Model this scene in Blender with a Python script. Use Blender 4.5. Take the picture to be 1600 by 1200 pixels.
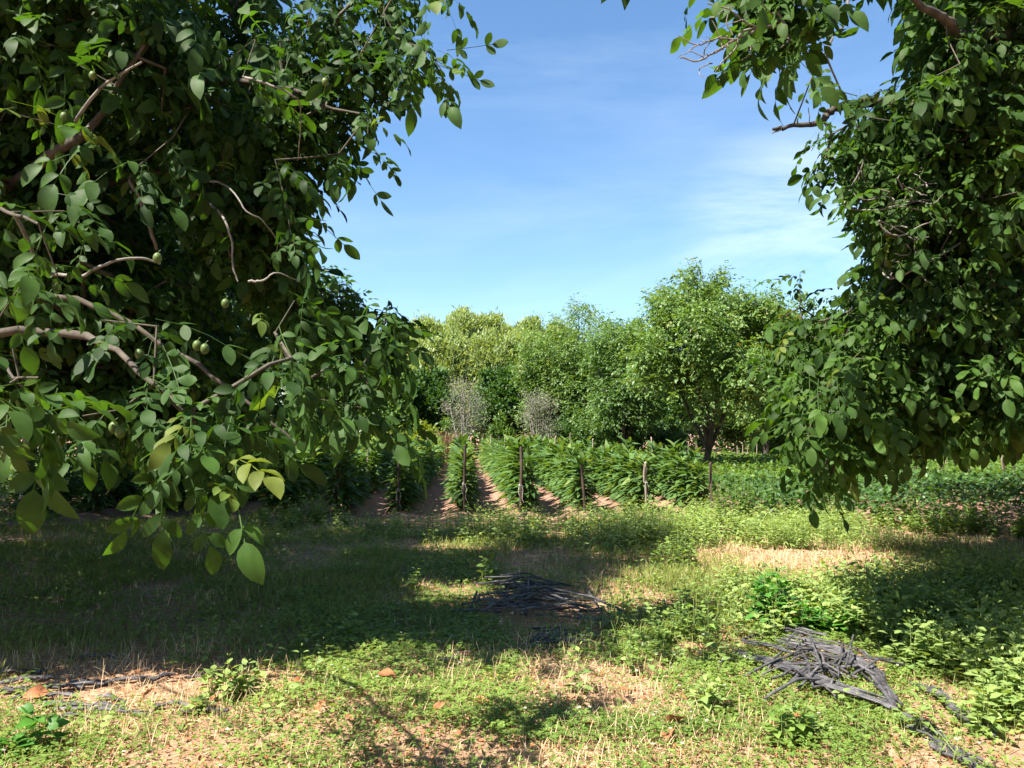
import bpy, math
import numpy as np
R_ = math.radians
for o in list(bpy.data.objects):
    bpy.data.objects.remove(o)
SC = bpy.context.scene
COL = SC.collection
rng = np.random.default_rng(11)

# ------------------------------------------------------------------ camera
CAM_H, YAW, PITCH, FPX = 1.6, R_(3.9), R_(3.62), 1186.0
cd = bpy.data.cameras.new('camera'); cam = bpy.data.objects.new('camera', cd); COL.objects.link(cam)
cd.sensor_width = 36; cd.lens = 36 * FPX / 1600; cd.clip_end = 2000; cd.clip_start = 0.05
cam.location = (0, 0, CAM_H); cam.rotation_euler = (math.pi / 2 + PITCH, 0, -YAW)
SC.camera = cam
FW = np.array([math.sin(YAW) * math.cos(PITCH), math.cos(YAW) * math.cos(PITCH), math.sin(PITCH)])
RT = np.array([math.cos(YAW), -math.sin(YAW), 0.0])
UP = np.cross(RT, FW)
CP = np.array([0, 0, CAM_H])

# ------------------------------------------------------------------ world, sun, exposure
SUN_EL = R_(55); SUNXY = np.array([-0.84, -0.54]); SUNXY = SUNXY / np.linalg.norm(SUNXY)
TOSUN = np.array([SUNXY[0] * math.cos(SUN_EL), SUNXY[1] * math.cos(SUN_EL), math.sin(SUN_EL)])
w = bpy.data.worlds.new('World'); SC.world = w; w.use_nodes = True
nt = w.node_tree; nt.nodes.clear()
def N(nt, typ, **kw):
    n = nt.nodes.new(typ)
    for k, v in kw.items():
        setattr(n, k, v)
    return n
def SI(n, **kw):
    for k, v in kw.items():
        n.inputs[k.replace('_', ' ')].default_value = v
out = N(nt, 'ShaderNodeOutputWorld'); bg = N(nt, 'ShaderNodeBackground')
sky = N(nt, 'ShaderNodeTexSky', sky_type='NISHITA', sun_disc=False, sun_elevation=SUN_EL,
        sun_rotation=math.atan2(SUNXY[0], SUNXY[1]) % (2 * math.pi), altitude=300, air_density=1.0, dust_density=0.6, ozone_density=2.6)
tc = N(nt, 'ShaderNodeTexCoord')
mp = N(nt, 'ShaderNodeMapping'); mp.inputs['Scale'].default_value = (1.4, 2.2, 7.0); mp.inputs['Rotation'].default_value = (0.0, R_(14), R_(-30)); mp.inputs['Location'].default_value = (0.35, 0.1, 0.6)
nz = N(nt, 'ShaderNodeTexNoise'); SI(nz, Scale=1.1, Detail=9.0, Roughness=0.62, Distortion=0.5)
cr = N(nt, 'ShaderNodeValToRGB'); cr.color_ramp.elements[0].position = 0.38; cr.color_ramp.elements[1].position = 0.75
cr.color_ramp.elements[0].color = (0, 0, 0, 1); cr.color_ramp.elements[1].color = (1, 1, 1, 1)
# broad wispy cirrus patch centred low on the right of the open sky
sep = N(nt, 'ShaderNodeVectorMath', operation='DOT_PRODUCT')
cdir = (1260 - 800) / FPX * RT + (600 - 400) / FPX * UP + FW; cdir /= np.linalg.norm(cdir)
sep.inputs[1].default_value = tuple(cdir)
mr = N(nt, 'ShaderNodeMapRange'); SI(mr, From_Min=0.983, From_Max=1.0, To_Min=0.02, To_Max=0.6)
mr.interpolation_type = 'SMOOTHSTEP'
nz2 = N(nt, 'ShaderNodeTexNoise'); SI(nz2, Scale=1.6, Detail=4.0, Roughness=0.5)
mr2 = N(nt, 'ShaderNodeMapRange'); SI(mr2, From_Min=0.3, From_Max=0.7, To_Min=0.15, To_Max=1.0)
mul = N(nt, 'ShaderNodeMath', operation='MULTIPLY'); mul2 = N(nt, 'ShaderNodeMath', operation='MULTIPLY')
add = N(nt, 'ShaderNodeMath', operation='MULTIPLY_ADD', use_clamp=True); add.inputs[1].default_value = 0.16; 
mix = N(nt, 'ShaderNodeMix', data_type='RGBA'); mix.inputs['B'].default_value = (9.5, 10.0, 10.6, 1)
L = nt.links.new
L(tc.outputs['Generated'], mp.inputs['Vector']); L(mp.outputs['Vector'], nz.inputs['Vector']); L(mp.outputs['Vector'], nz2.inputs['Vector'])
L(nz.outputs['Fac'], cr.inputs['Fac']); L(tc.outputs['Generated'], sep.inputs[0]); L(sep.outputs['Value'], mr.inputs['Value'])
L(nz2.outputs['Fac'], mr2.inputs['Value'])
L(cr.outputs['Color'], mul.inputs[0]); L(mr.outputs['Result'], mul.inputs[1])
L(cr.outputs['Color'], mul2.inputs[0]); L(mr2.outputs['Result'], mul2.inputs[1])
L(mul2.outputs[0], add.inputs[0]); L(mul.outputs[0], add.inputs[2])
L(add.outputs[0], mix.inputs['Factor']); 
hs = N(nt, 'ShaderNodeHueSaturation'); SI(hs, Hue=0.497, Saturation=1.12, Value=1.36)
L(sky.outputs[0], hs.inputs['Color']); L(hs.outputs[0], mix.inputs['A'])
L(mix.outputs['Result'], bg.inputs['Color']); bg.inputs['Strength'].default_value = 0.05
L(bg.outputs[0], out.inputs['Surface'])
sd = bpy.data.lights.new('sun', 'SUN'); so = bpy.data.objects.new('sun', sd); COL.objects.link(so)
sd.energy = 5.0; sd.angle = R_(0.53); sd.color = (1.0, 0.93, 0.82)
from mathutils import Vector
so.rotation_euler = Vector(TOSUN).to_track_quat('Z', 'Y').to_euler()
SC.view_settings.view_transform = 'Standard'; SC.view_settings.look = 'None'
SC.view_settings.exposure = 1.9; SC.view_settings.gamma = 1
SC.cycles.max_bounces = 7; SC.cycles.diffuse_bounces = 4; SC.cycles.glossy_bounces = 2
SC.cycles.transmission_bounces = 4; SC.cycles.transparent_max_bounces = 4
SC.cycles.use_denoising = True
SC.cycles.caustics_reflective = False; SC.cycles.caustics_refractive = False

# ------------------------------------------------------------------ helpers
def P(px, py, d):                       # a picture position at a distance -> world point
    px = np.asarray(px, float); py = np.asarray(py, float); d = np.asarray(d, float)
    return CP + d[..., None] * (FW + ((px - 800) / FPX)[..., None] * RT + ((600 - py) / FPX)[..., None] * UP)
def G(px, py):                          # a picture position on the ground -> world x, y
    v = FW + (px - 800) / FPX * RT + (600 - py) / FPX * UP
    t = -CAM_H / v[2]
    return (CP + t * v)[:2]
def topx(x, y, z=0.0):                  # world -> picture (used to read ground patches)
    d = np.stack([x, y, np.full_like(x, z) - CAM_H], -1)
    f = d @ FW
    f = np.maximum(f, 0.1)
    return 800 + (d @ RT) / f * FPX, 600 - (d @ UP) / f * FPX
def hash3(i, j, k, s):
    n = (i * 73856093) ^ (j * 19349663) ^ (k * 83492791) ^ (s * 2654435761 % 2147483647)
    n = (n ^ (n >> 13)) * 1274126177 & 0x7fffffff
    return ((n ^ (n >> 16)) & 0xffff) / 65535.0
def vnoise(p, s=0):                     # value noise of points (n,3)
    p = np.asarray(p, float); i = np.floor(p).astype(np.int64); f = p - i; f = f * f * (3 - 2 * f)
    r = 0
    for a in (0, 1):
        for b in (0, 1):
            for c in (0, 1):
                wgt = (f[:, 0] if a else 1 - f[:, 0]) * (f[:, 1] if b else 1 - f[:, 1]) * (f[:, 2] if c else 1 - f[:, 2])
                r = r + wgt * hash3(i[:, 0] + a, i[:, 1] + b, i[:, 2] + c, s)
    return r
def n2(x, y, sc, s=0):
    p = np.stack([x * sc, y * sc, np.zeros_like(x)], -1)
    return 0.65 * vnoise(p, s) + 0.35 * vnoise(p * 2.3 + 7, s + 1)
def inpoly(px, py, poly):
    poly = np.asarray(poly, float); c = np.zeros(len(px), bool); j = len(poly) - 1
    for i in range(len(poly)):
        xi, yi = poly[i]; xj, yj = poly[j]
        m = ((yi > py) != (yj > py)) & (px < (xj - xi) * (py - yi) / (yj - yi + 1e-9) + xi)
        c ^= m; j = i
    return c
def nrm(v): return v / np.maximum(np.linalg.norm(v, axis=-1, keepdims=True), 1e-9)

FIELD_Y = 14.3; ROW0 = 0.06; PL0 = 0.72; ROWS = 1.2
def gz(x, y):
    x = np.asarray(x, float); y = np.asarray(y, float)
    z = 0.05 * (n2(x, y, 0.7, 3) - .5) + 0.025 * (n2(x, y, 3.1, 5) - .5)
    fm = np.clip((y - FIELD_Y + .6) / 0.8, 0, 1) * np.clip((5.6 - x) / .5, 0, 1) * np.clip((46 - y) / 1, 0, 1)
    z = z + fm * 0.07 * np.cos((x - ROW0) / ROWS * 2 * np.pi)
    return z
def gz1(x, y): return float(gz(np.array([x]), np.array([y]))[0])

class MB:
    """collects faces of any size as numpy blocks and links them as ONE mesh object"""
    def __init__(s): s.V = []; s.F = []; s.R = []; s.M = []; s.n = 0
    def add(s, V, F, rnd=0.5, mat=0):
        V = np.asarray(V, float).reshape(-1, 3); F = np.asarray(F, np.int64)
        s.V.append(V); s.F.append(F + s.n); s.M.append(np.full(len(F), mat, np.int32))
        s.R.append(np.broadcast_to(np.asarray(rnd, float), (len(V),)).copy()); s.n += len(V)
    def inst(s, tpl, Rm, T, rnd=0.5, mat=0):
        Vt, Ft = tpl; k = len(T)
        if k == 0: return
        V = np.einsum('nij,vj->nvi', Rm, Vt) + np.asarray(T)[:, None, :]
        F = (Ft[None] + (np.arange(k) * len(Vt))[:, None, None]).reshape(-1, Ft.shape[1])
        s.add(V.reshape(-1, 3), F, np.repeat(np.broadcast_to(rnd, (k,)), len(Vt)), mat)
    def mesh(s, name, mats, smooth=True):
        me = bpy.data.meshes.new(name)
        V = np.concatenate(s.V).astype(np.float32)
        me.vertices.add(len(V)); me.vertices.foreach_set('co', V.ravel())
        li = np.concatenate([f.ravel() for f in s.F]).astype(np.int32)
        lt = np.concatenate([np.full(len(f), f.shape[1], np.int32) for f in s.F])
        ls = np.concatenate([[0], np.cumsum(lt)[:-1]]).astype(np.int32)
        me.loops.add(len(li)); me.loops.foreach_set('vertex_index', li)
        me.polygons.add(len(lt)); me.polygons.foreach_set('loop_start', ls)
        me.polygons.foreach_set('material_index', np.concatenate(s.M))
        if smooth: me.polygons.foreach_set('use_smooth', np.ones(len(lt), bool))
        a = me.attributes.new('rnd', 'FLOAT', 'POINT'); a.data.foreach_set('value', np.concatenate(s.R).astype(np.float32))
        me.update(calc_edges=True)
        for m in (mats if isinstance(mats, (list, tuple)) else [mats]): me.materials.append(m)
        return me
    def build(s, name, mats, parent=None, loc=(0, 0, 0), smooth=True):
        me = s.mesh(name, mats, smooth)
        return link(name, me, parent, loc)
def link(name, me, parent=None, loc=(0, 0, 0)):
    o = bpy.data.objects.new(name, me); COL.objects.link(o); o.location = loc
    if parent is not None: o.parent = parent
    return o
def empty(name, loc):
    o = bpy.data.objects.new(name, None); COL.objects.link(o); o.location = loc; return o
def tag(o, label=None, cat=None, group=None, kind=None):
    if label: o['label'] = label
    if cat: o['category'] = cat
    if group: o['group'] = group
    if kind: o['kind'] = kind
    return o
def frame(d, up, roll=None):            # rotation matrices: local x along d, z near up
    d = nrm(d); y = nrm(np.cross(up, d)); z = np.cross(d, y)
    M = np.stack([d, y, z], -1)
    if roll is not None:
        c, s_ = np.cos(roll), np.sin(roll)
        M = np.stack([d, y * c[:, None] + z * s_[:, None], z * c[:, None] - y * s_[:, None]], -1)
    return M
def tube(mb, pts, rad, k=6, rnd=0.5, mat=0, wob=0.0):
    pts = np.asarray(pts, float); n = len(pts); rad = np.broadcast_to(rad, (n,))
    t = nrm(np.gradient(pts, axis=0)); ref = np.array([0, 0, 1.0]) if abs(t[:, 2]).mean() < .8 else np.array([1.0, 0, 0])
    a = nrm(np.cross(t, ref)); b = np.cross(t, a); an = np.arange(k) / k * 2 * np.pi
    rr = rad[:, None] * (1 + wob * (rng.random((n, k)) - .5))
    V = pts[:, None] + rr[..., None] * (np.cos(an)[None, :, None] * a[:, None] + np.sin(an)[None, :, None] * b[:, None])
    i = np.arange(n - 1)[:, None] * k; j = np.arange(k)[None]
    F = np.stack([i + j, i + (j + 1) % k, i + k + (j + 1) % k, i + k + j], -1).reshape(-1, 4)
    mb.add(V.reshape(-1, 3), F, rnd, mat)
    mb.add(np.concatenate([V[0], V[-1]]), np.stack([np.arange(k)[::-1], np.arange(k) + k]), rnd, mat)
def smoothline(pts, m=6):               # Catmull-Rom through the points
    p = np.asarray(pts, float); p = np.concatenate([[2 * p[0] - p[1]], p, [2 * p[-1] - p[-2]]]); o = []
    for i in range(1, len(p) - 2):
        for t in np.arange(m) / m:
            o.append(.5 * (2 * p[i] + (p[i + 1] - p[i - 1]) * t + (2 * p[i - 1] - 5 * p[i] + 4 * p[i + 1] - p[i + 2]) * t * t + (3 * p[i] - p[i - 1] - 3 * p[i + 1] + p[i + 2]) * t ** 3))
    o.append(p[-2]); return np.array(o)

# ------------------------------------------------------------------ materials
def mat_leaf(name, dark, light, trans=0.35, rough=0.45, tcol=None, spec=0.4, extra=None, alb=0.78):
    m = bpy.data.materials.new(name); m.use_nodes = True; t = m.node_tree; t.nodes.clear(); l = t.links.new
    o = N(t, 'ShaderNodeOutputMaterial'); at = N(t, 'ShaderNodeAttribute', attribute_name='rnd')
    ra = N(t, 'ShaderNodeValToRGB'); e = ra.color_ramp.elements
    e[0].color = (*[v * alb for v in dark], 1); e[1].color = (*[v * alb for v in light], 1); e[0].position = 0.0; e[1].position = 0.84
    if extra is not None:
        x = e.new(0.94); x.color = (*[v * alb for v in extra], 1)
    g = N(t, 'ShaderNodeNewGeometry'); nz = N(t, 'ShaderNodeTexNoise'); SI(nz, Scale=14.0, Detail=3.0)
    tcn = N(t, 'ShaderNodeTexCoord'); l(tcn.outputs['Object'], nz.inputs['Vector'])
    mrr = N(t, 'ShaderNodeMapRange'); SI(mrr, From_Min=0.3, From_Max=0.7, To_Min=0.72, To_Max=1.25); l(nz.outputs['Fac'], mrr.inputs['Value'])
    hsv = N(t, 'ShaderNodeHueSaturation'); l(ra.outputs['Color'], hsv.inputs['Color']); l(mrr.outputs['Result'], hsv.inputs['Value'])
    bf = N(t, 'ShaderNodeMix', data_type='RGBA', blend_type='MULTIPLY')       # paler matt underside
    bf.inputs['B'].default_value = (1.2, 1.2, 1.3, 1); l(g.outputs['Backfacing'], bf.inputs['Factor']); l(hsv.outputs['Color'], bf.inputs['A'])
    p = N(t, 'ShaderNodeBsdfPrincipled'); SI(p, Roughness=rough); p.inputs['Specular IOR Level'].default_value = spec
    tr = N(t, 'ShaderNodeBsdfTranslucent'); ms = N(t, 'ShaderNodeMixShader'); ms.inputs[0].default_value = trans
    tm = N(t, 'ShaderNodeMix', data_type='RGBA', blend_type='MULTIPLY'); tm.inputs['Factor'].default_value = 1
    tm.inputs['B'].default_value = (*(tcol or (1.9, 1.7, 0.45)), 1); l(hsv.outputs['Color'], tm.inputs['A'])
    l(at.outputs['Fac'], ra.inputs['Fac']); l(bf.outputs['Result'], p.inputs['Base Color']); l(tm.outputs['Result'], tr.inputs['Color'])
    l(p.outputs[0], ms.inputs[1]); l(tr.outputs[0], ms.inputs[2]); l(ms.outputs[0], o.inputs['Surface'])
    return m
def mat_solid(name, c1, c2, scale=20, rough=0.85, bump=0.3, stretch=(1, 1, 1), spec=0.3, c3=None):
    m = bpy.data.materials.new(name); m.use_nodes = True; t = m.node_tree; l = t.links.new
    p = t.nodes['Principled BSDF']; SI(p, Roughness=rough); p.inputs['Specular IOR Level'].default_value = spec
    tcn = N(t, 'ShaderNodeTexCoord'); mp = N(t, 'ShaderNodeMapping'); mp.inputs['Scale'].default_value = stretch
    nz = N(t, 'ShaderNodeTexNoise'); SI(nz, Scale=scale, Detail=6.0, Roughness=0.65)
    ra = N(t, 'ShaderNodeValToRGB'); e = ra.color_ramp.elements; e[0].position = .32; e[1].position = .68; e[0].color = (*c1, 1); e[1].color = (*c2, 1)
    at = N(t, 'ShaderNodeAttribute', attribute_name='rnd')
    mrr = N(t, 'ShaderNodeMapRange'); SI(mrr, To_Min=0.65, To_Max=1.35); l(at.outputs['Fac'], mrr.inputs['Value'])
    hsv = N(t, 'ShaderNodeHueSaturation'); l(ra.outputs['Color'], hsv.inputs['Color']); l(mrr.outputs['Result'], hsv.inputs['Value'])
    bp = N(t, 'ShaderNodeBump'); SI(bp, Strength=bump, Distance=0.01)
    l(tcn.outputs['Object'], mp.inputs['Vector']); l(mp.outputs['Vector'], nz.inputs['Vector']); l(nz.outputs['Fac'], ra.inputs['Fac'])
    l(nz.outputs['Fac'], bp.inputs['Height']); l(bp.outputs[0], p.inputs['Normal']); l(hsv.outputs[0], p.inputs['Base Color'])
    return m
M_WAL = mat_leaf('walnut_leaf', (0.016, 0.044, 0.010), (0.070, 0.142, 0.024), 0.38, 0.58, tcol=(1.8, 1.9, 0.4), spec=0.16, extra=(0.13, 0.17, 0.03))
M_WAL_SHADE = mat_leaf('walnut_leaf_shaded', (0.016, 0.044, 0.010), (0.054, 0.118, 0.022), 0.38, 0.58, tcol=(1.8, 1.9, 0.4), spec=0.16, extra=(0.13, 0.17, 0.03))  # walnut leaf darkened in colour so the left crown looks less lit
M_WALB = mat_leaf('walnut_leaf_far', (0.060, 0.140, 0.030), (0.170, 0.28, 0.065), 0.35, 0.5, extra=(0.22, 0.2, 0.06))
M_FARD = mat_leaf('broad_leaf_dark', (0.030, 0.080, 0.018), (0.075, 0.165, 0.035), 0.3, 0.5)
M_FARM = mat_leaf('broad_leaf_mid', (0.048, 0.118, 0.028), (0.140, 0.245, 0.062), 0.35, 0.5)
M_POP = mat_leaf('pale_leaf', (0.16, 0.24, 0.08), (0.34, 0.43, 0.17), 0.35, 0.55)
M_GREY = mat_leaf('grey_leaf', (0.15, 0.17, 0.11), (0.30, 0.32, 0.22), 0.25, 0.6, tcol=(1.2, 1.2, 0.7))
M_YEL = mat_leaf('yellow_green_leaf', (0.10, 0.17, 0.02), (0.25, 0.32, 0.04), 0.4, 0.5)
M_CROP = mat_leaf('crop_leaf', (0.042, 0.108, 0.030), (0.125, 0.220, 0.062), 0.3, 0.5, spec=0.22, extra=(0.22, 0.27, 0.06))
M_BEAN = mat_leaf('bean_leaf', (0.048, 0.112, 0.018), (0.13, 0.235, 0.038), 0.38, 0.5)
M_CLOV = mat_leaf('clover_leaf', (0.075, 0.145, 0.025), (0.19, 0.27, 0.055), 0.33, 0.6, tcol=(1.5, 1.5, 0.45), spec=0.2, extra=(0.33, 0.35, 0.1), alb=0.95)
M_GRASS = mat_leaf('grass_blade', (0.075, 0.115, 0.03), (0.21, 0.25, 0.07), 0.33, 0.6, spec=0.2, extra=(0.42, 0.36, 0.16), alb=0.95)
M_STRAW = mat_leaf('dry_straw', (0.34, 0.22, 0.12), (0.66, 0.50, 0.31), 0.25, 0.7, alb=1.0, tcol=(1.1, 1.0, 0.8), spec=0.2)
M_WEED = mat_leaf('weed_leaf', (0.075, 0.15, 0.028), (0.185, 0.275, 0.06), 0.35, 0.55, spec=0.3, alb=0.95)
M_WEEDP = mat_leaf('pale_weed_leaf', (0.12, 0.2, 0.055), (0.25, 0.33, 0.1), 0.35, 0.6, spec=0.25, alb=0.98)
M_BUSH = mat_leaf('bush_leaf', (0.04, 0.15, 0.018), (0.10, 0.26, 0.035), 0.35, 0.45)
M_STEM = mat_solid('green_stem', (0.10, 0.16, 0.04), (0.18, 0.22, 0.07), 30, 0.6)
M_BARK = mat_solid('bark', (0.024, 0.020, 0.015), (0.085, 0.070, 0.055), 9, 0.9, 0.8, (1, 1, 0.3))
M_TWIG = mat_solid('twig_bark', (0.032, 0.028, 0.019), (0.085, 0.074, 0.052), 18, 0.85, 0.3)
M_DEAD = mat_solid('dead_twig', (0.085, 0.078, 0.066), (0.21, 0.195, 0.172), 14, 0.9, 0.3)
M_BARKG = mat_solid('pale_bark', (0.15, 0.135, 0.11), (0.30, 0.27, 0.23), 8, 0.9, 0.4)
M_POSTD = mat_solid('dark_weathered_wood', (0.028, 0.02, 0.016), (0.085, 0.06, 0.05), 7, 0.9, 0.6, (4, 4, 0.5))
M_POSTP = mat_solid('pale_weathered_wood', (0.15, 0.115, 0.09), (0.32, 0.26, 0.21), 7, 0.9, 0.6, (4, 4, 0.5))
M_TAPE = mat_solid('dusty_black_plastic', (0.013, 0.013, 0.014), (0.105, 0.10, 0.105), 16, 0.6, 0.35, (1, 1, 1), 0.3)
M_TWINE = mat_solid('white_twine', (0.5, 0.48, 0.45), (0.75, 0.72, 0.68), 30)
M_DRYLEAF = mat_solid('brown_dry_leaf', (0.17, 0.06, 0.025), (0.40, 0.16, 0.065), 22, 0.75, 0.5)
M_NUT = mat_solid('green_walnut_husk', (0.045, 0.08, 0.016), (0.09, 0.13, 0.028), 60, 0.5, 0.2)
M_BOARD = mat_solid('grey_painted_board', (0.38, 0.38, 0.42), (0.62, 0.62, 0.68), 6, 0.7, 0.3, (1, 6, 1))
M_WHITE = mat_leaf('white_petal', (0.55, 0.55, 0.45), (0.8, 0.8, 0.72), 0.3, 0.7, tcol=(1, 1, 1))
M_YFLOW = mat_leaf('yellow_petal', (0.6, 0.5, 0.04), (0.75, 0.65, 0.06), 0.3, 0.7, tcol=(1, 1, 1))
M_REED = mat_leaf('dry_brush', (0.30, 0.17, 0.10), (0.48, 0.33, 0.2), 0.2, 0.8, tcol=(1, 1, 0.8))

def mat_ground():
    m = bpy.data.materials.new('ground_soil'); m.use_nodes = True; t = m.node_tree; l = t.links.new
    p = t.nodes['Principled BSDF']; SI(p, Roughness=0.95); p.inputs['Specular IOR Level'].default_value = 0.15
    tcn = N(t, 'ShaderNodeTexCoord')
    def noise(s, d=6, r=.6, st=(1, 1, 1)):
        mp = N(t, 'ShaderNodeMapping'); mp.inputs['Scale'].default_value = st; l(tcn.outputs['Object'], mp.inputs['Vector'])
        n = N(t, 'ShaderNodeTexNoise'); SI(n, Scale=s, Detail=float(d), Roughness=r); l(mp.outputs[0], n.inputs['Vector']); return n.outputs['Fac']
    def ramp(f, stops):
        r = N(t, 'ShaderNodeValToRGB'); e = r.color_ramp.elements
        while len(e) < len(stops): e.new(.5)
        for k, (ps, c) in enumerate(stops): e[k].position = ps; e[k].color = (*c, 1)
        l(f, r.inputs['Fac']); return r.outputs['Color']
    lit = ramp(noise(23, 9, .7), [(.3, (0.17, 0.095, 0.055)), (.48, (0.33, 0.20, 0.12)), (.62, (0.46, 0.30, 0.18)), (.75, (0.56, 0.42, 0.27))])
    dirt = ramp(noise(2.1, 7, .65), [(.35, (0.24, 0.13, 0.085)), (.65, (0.40, 0.245, 0.165))])
    soil = ramp(noise(9, 8, .7), [(.3, (0.17, 0.095, 0.066)), (.7, (0.34, 0.205, 0.15))])
    a = N(t, 'ShaderNodeMix', data_type='RGBA'); l(noise(3.7, 5), a.inputs['Factor']); l(lit, a.inputs['A']); l(dirt, a.inputs['B'])
    at = N(t, 'ShaderNodeAttribute', attribute_name='rnd')
    b = N(t, 'ShaderNodeMix', data_type='RGBA'); l(at.outputs['Fac'], b.inputs['Factor']); l(a.outputs['Result'], b.inputs['A']); l(soil, b.inputs['B'])
    l(b.outputs['Result'], p.inputs['Base Color'])
    bp = N(t, 'ShaderNodeBump'); SI(bp, Strength=0.9, Distance=0.03); l(noise(30, 8, .7), bp.inputs['Height']); l(bp.outputs[0], p.inputs['Normal'])
    return m
M_GROUND = mat_ground()

# ------------------------------------------------------------------ ground, one sheet to the horizon
def axis(lo, hi, step, far, grow=1.25):
    a = list(np.arange(lo, hi, step)); s = step; v = a[-1]
    while v < far: s *= grow; v += s; a.append(v)
    s = step; v = a[0]; b = []
    while v > -far: s *= grow; v -= s; b.append(v)
    return np.array(b[::-1] + a)
gx = axis(-9, 11, 0.06, 420); gy = axis(2.5, 24, 0.08, 420)
X, Y = np.meshgrid(gx, gy); Zg = gz(X.ravel(), Y.ravel()); nx, ny = len(gx), len(gy)
i = (np.arange(ny - 1)[:, None] * nx + np.arange(nx - 1)[None]).ravel()
gb = MB()
gm = np.clip((Y.ravel() - FIELD_Y + 1.0 + (n2(X.ravel(), Y.ravel(), 1.3, 9) - .5) * 2) / 0.7, 0, 1)
gb.add(np.stack([X.ravel(), Y.ravel(), Zg], -1), np.stack([i, i + 1, i + 1 + nx, i + nx], -1), gm)
tag(gb.build('ground', M_GROUND), 'tan soil and dry litter ground running under the orchard grass and crop rows', 'ground', kind='structure')

# ------------------------------------------------------------------ leaf templates (x along the leaf, z up, unit length)
def leaflet(rows=5, wid=0.5, fold=0.25, droop=0.18, skew=0.9, wave=0.0, pw=0.85):
    t = np.linspace(0, 1, rows); wd = wid / 2 * np.clip(np.sin(np.pi * np.clip(t, 0.0, 1) ** skew), 0, 1) ** pw; wd[0] = 0.012; wd[-1] = 0.006
    V = []
    for k in range(rows):
        zc = -droop * t[k] ** 2
        wv = wave * math.sin(t[k] * 9)
        V += [(t[k], -wd[k], zc + fold * wd[k] + wv), (t[k], 0, zc), (t[k], wd[k], zc + fold * wd[k] - wv)]
    F = []
    for k in range(rows - 1):
        a = 3 * k
        F += [(a, a + 3, a + 4, a + 1), (a + 1, a + 4, a + 5, a + 2)]
    return np.array(V), np.array(F)
def leaf2(wid=0.5, fold=0.2, droop=0.12):   # two folded quads
    V = [(0, 0, 0), (.45, -wid / 2, fold * wid / 2 - droop * .2), (1, 0, -droop), (.45, wid / 2, fold * wid / 2 - droop * .2), (.5, 0, -droop * .25)]
    F = [(0, 1, 2, 4), (0, 4, 2, 3)]
    return np.array(V), np.array(F)
def merge(parts):                           # [(tpl, scale, M(3,3), T)] -> tpl
    V = []; F = []; n = 0
    for (v, f), s, M, T in parts:
        V.append((v * s) @ np.asarray(M).T + T); F.append(f + n); n += len(v)
    return np.concatenate(V), np.concatenate(F)
def compound(lf, L=0.34, pairs=3, ang=58, seed=0, droop=0.35, ls=1.0, rachis=True):
    r = np.random.default_rng(seed); parts = []
    def pt(t): x = L * t; return np.array([x, 0, -droop * x * x / L * 0.9])
    ts = np.linspace(0.32, 0.86, pairs)
    for k, t in enumerate(ts):
        for sgn in (-1, 1):
            a = R_(ang - 12 * k / pairs + r.uniform(-10, 10)) * sgn
            el = r.uniform(-0.5, -0.05)
            d = np.array([[math.cos(a) * math.cos(el), math.sin(a) * math.cos(el), math.sin(el)]])
            up = np.array([[r.uniform(-.35, .35), r.uniform(-.35, .35), 1]])
            parts.append((lf, ls * (0.085 + 0.03 * k / pairs + r.uniform(-.012, .012)), frame(d, up)[0], pt(t + r.uniform(-.03, .03))))
    d = np.array([[1, r.uniform(-.15, .15), -0.5]])
    parts.append((lf, ls * (0.14 + r.uniform(-.01, .015)), frame(d, np.array([[0, r.uniform(-.3, .3), 1.]]))[0], pt(1.0)))
    if rachis:
        q = [pt(t) for t in np.linspace(0, 1, 4)]
        V = []; F = []
        for k, c in enumerate(q): V += [c + (0, -.0022, 0), c + (0, .0022, 0)]
        for k in range(3): F.append((2 * k, 2 * k + 2, 2 * k + 3, 2 * k + 1))
        parts.append(((np.array(V), np.array(F)), 1.0, np.eye(3), np.zeros(3)))
    return merge(parts)
C_HI = [compound(leaflet(7, .50 + .03 * (s % 4), .12 + .09 * (s % 4), .08 + .13 * (s % 5), 1.0 + .05 * (s % 3), .02 * (s % 3), pw=.64), seed=s, pairs=3 if s % 3 else 2) for s in range(10)]
C_MID = [compound(leaflet(5, .50, .26, .24, 1.05, pw=.72), seed=s + 20, pairs=3 if s % 3 else 2) for s in range(5)]
C_LOW = [compound(leaf2(.55), seed=s + 40, pairs=2, ls=1.15, rachis=False) for s in range(4)]

def sprays(mb, pts, dirs, tpls, per=5, pitch=(-50, 25), spread=75, scale=1.0, jit=0.04, mat=0):
    """several compound leaves fanned out from each shoot tip"""
    n = len(pts); k = per
    az = np.arctan2(dirs[:, 1], dirs[:, 0])[:, None] + R_(spread) * (rng.random((n, k)) * 2 - 1)
    pi_ = R_(pitch[0]) + R_(pitch[1] - pitch[0]) * rng.random((n, k))
    d = np.stack([np.cos(az) * np.cos(pi_), np.sin(az) * np.cos(pi_), np.sin(pi_)], -1).reshape(-1, 3)
    up = np.array([0, 0, 1.0]) + 0.35 * rng.normal(size=(n * k, 3))
    M = frame(d, up) * (scale * rng.uniform(.6, 1.28, n * k))[:, None, None]
    T = np.repeat(pts, k, 0) + rng.normal(size=(n * k, 3)) * jit - nrm(d) * 0.02
    tone = np.repeat(rng.random(n) * .5, k) + rng.random(n * k) * .5
    which = rng.integers(0, len(tpls), n * k)
    for t in range(len(tpls)):
        m = which == t
        mb.inst(tpls[t], M[m], T[m], tone[m], mat)

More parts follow.
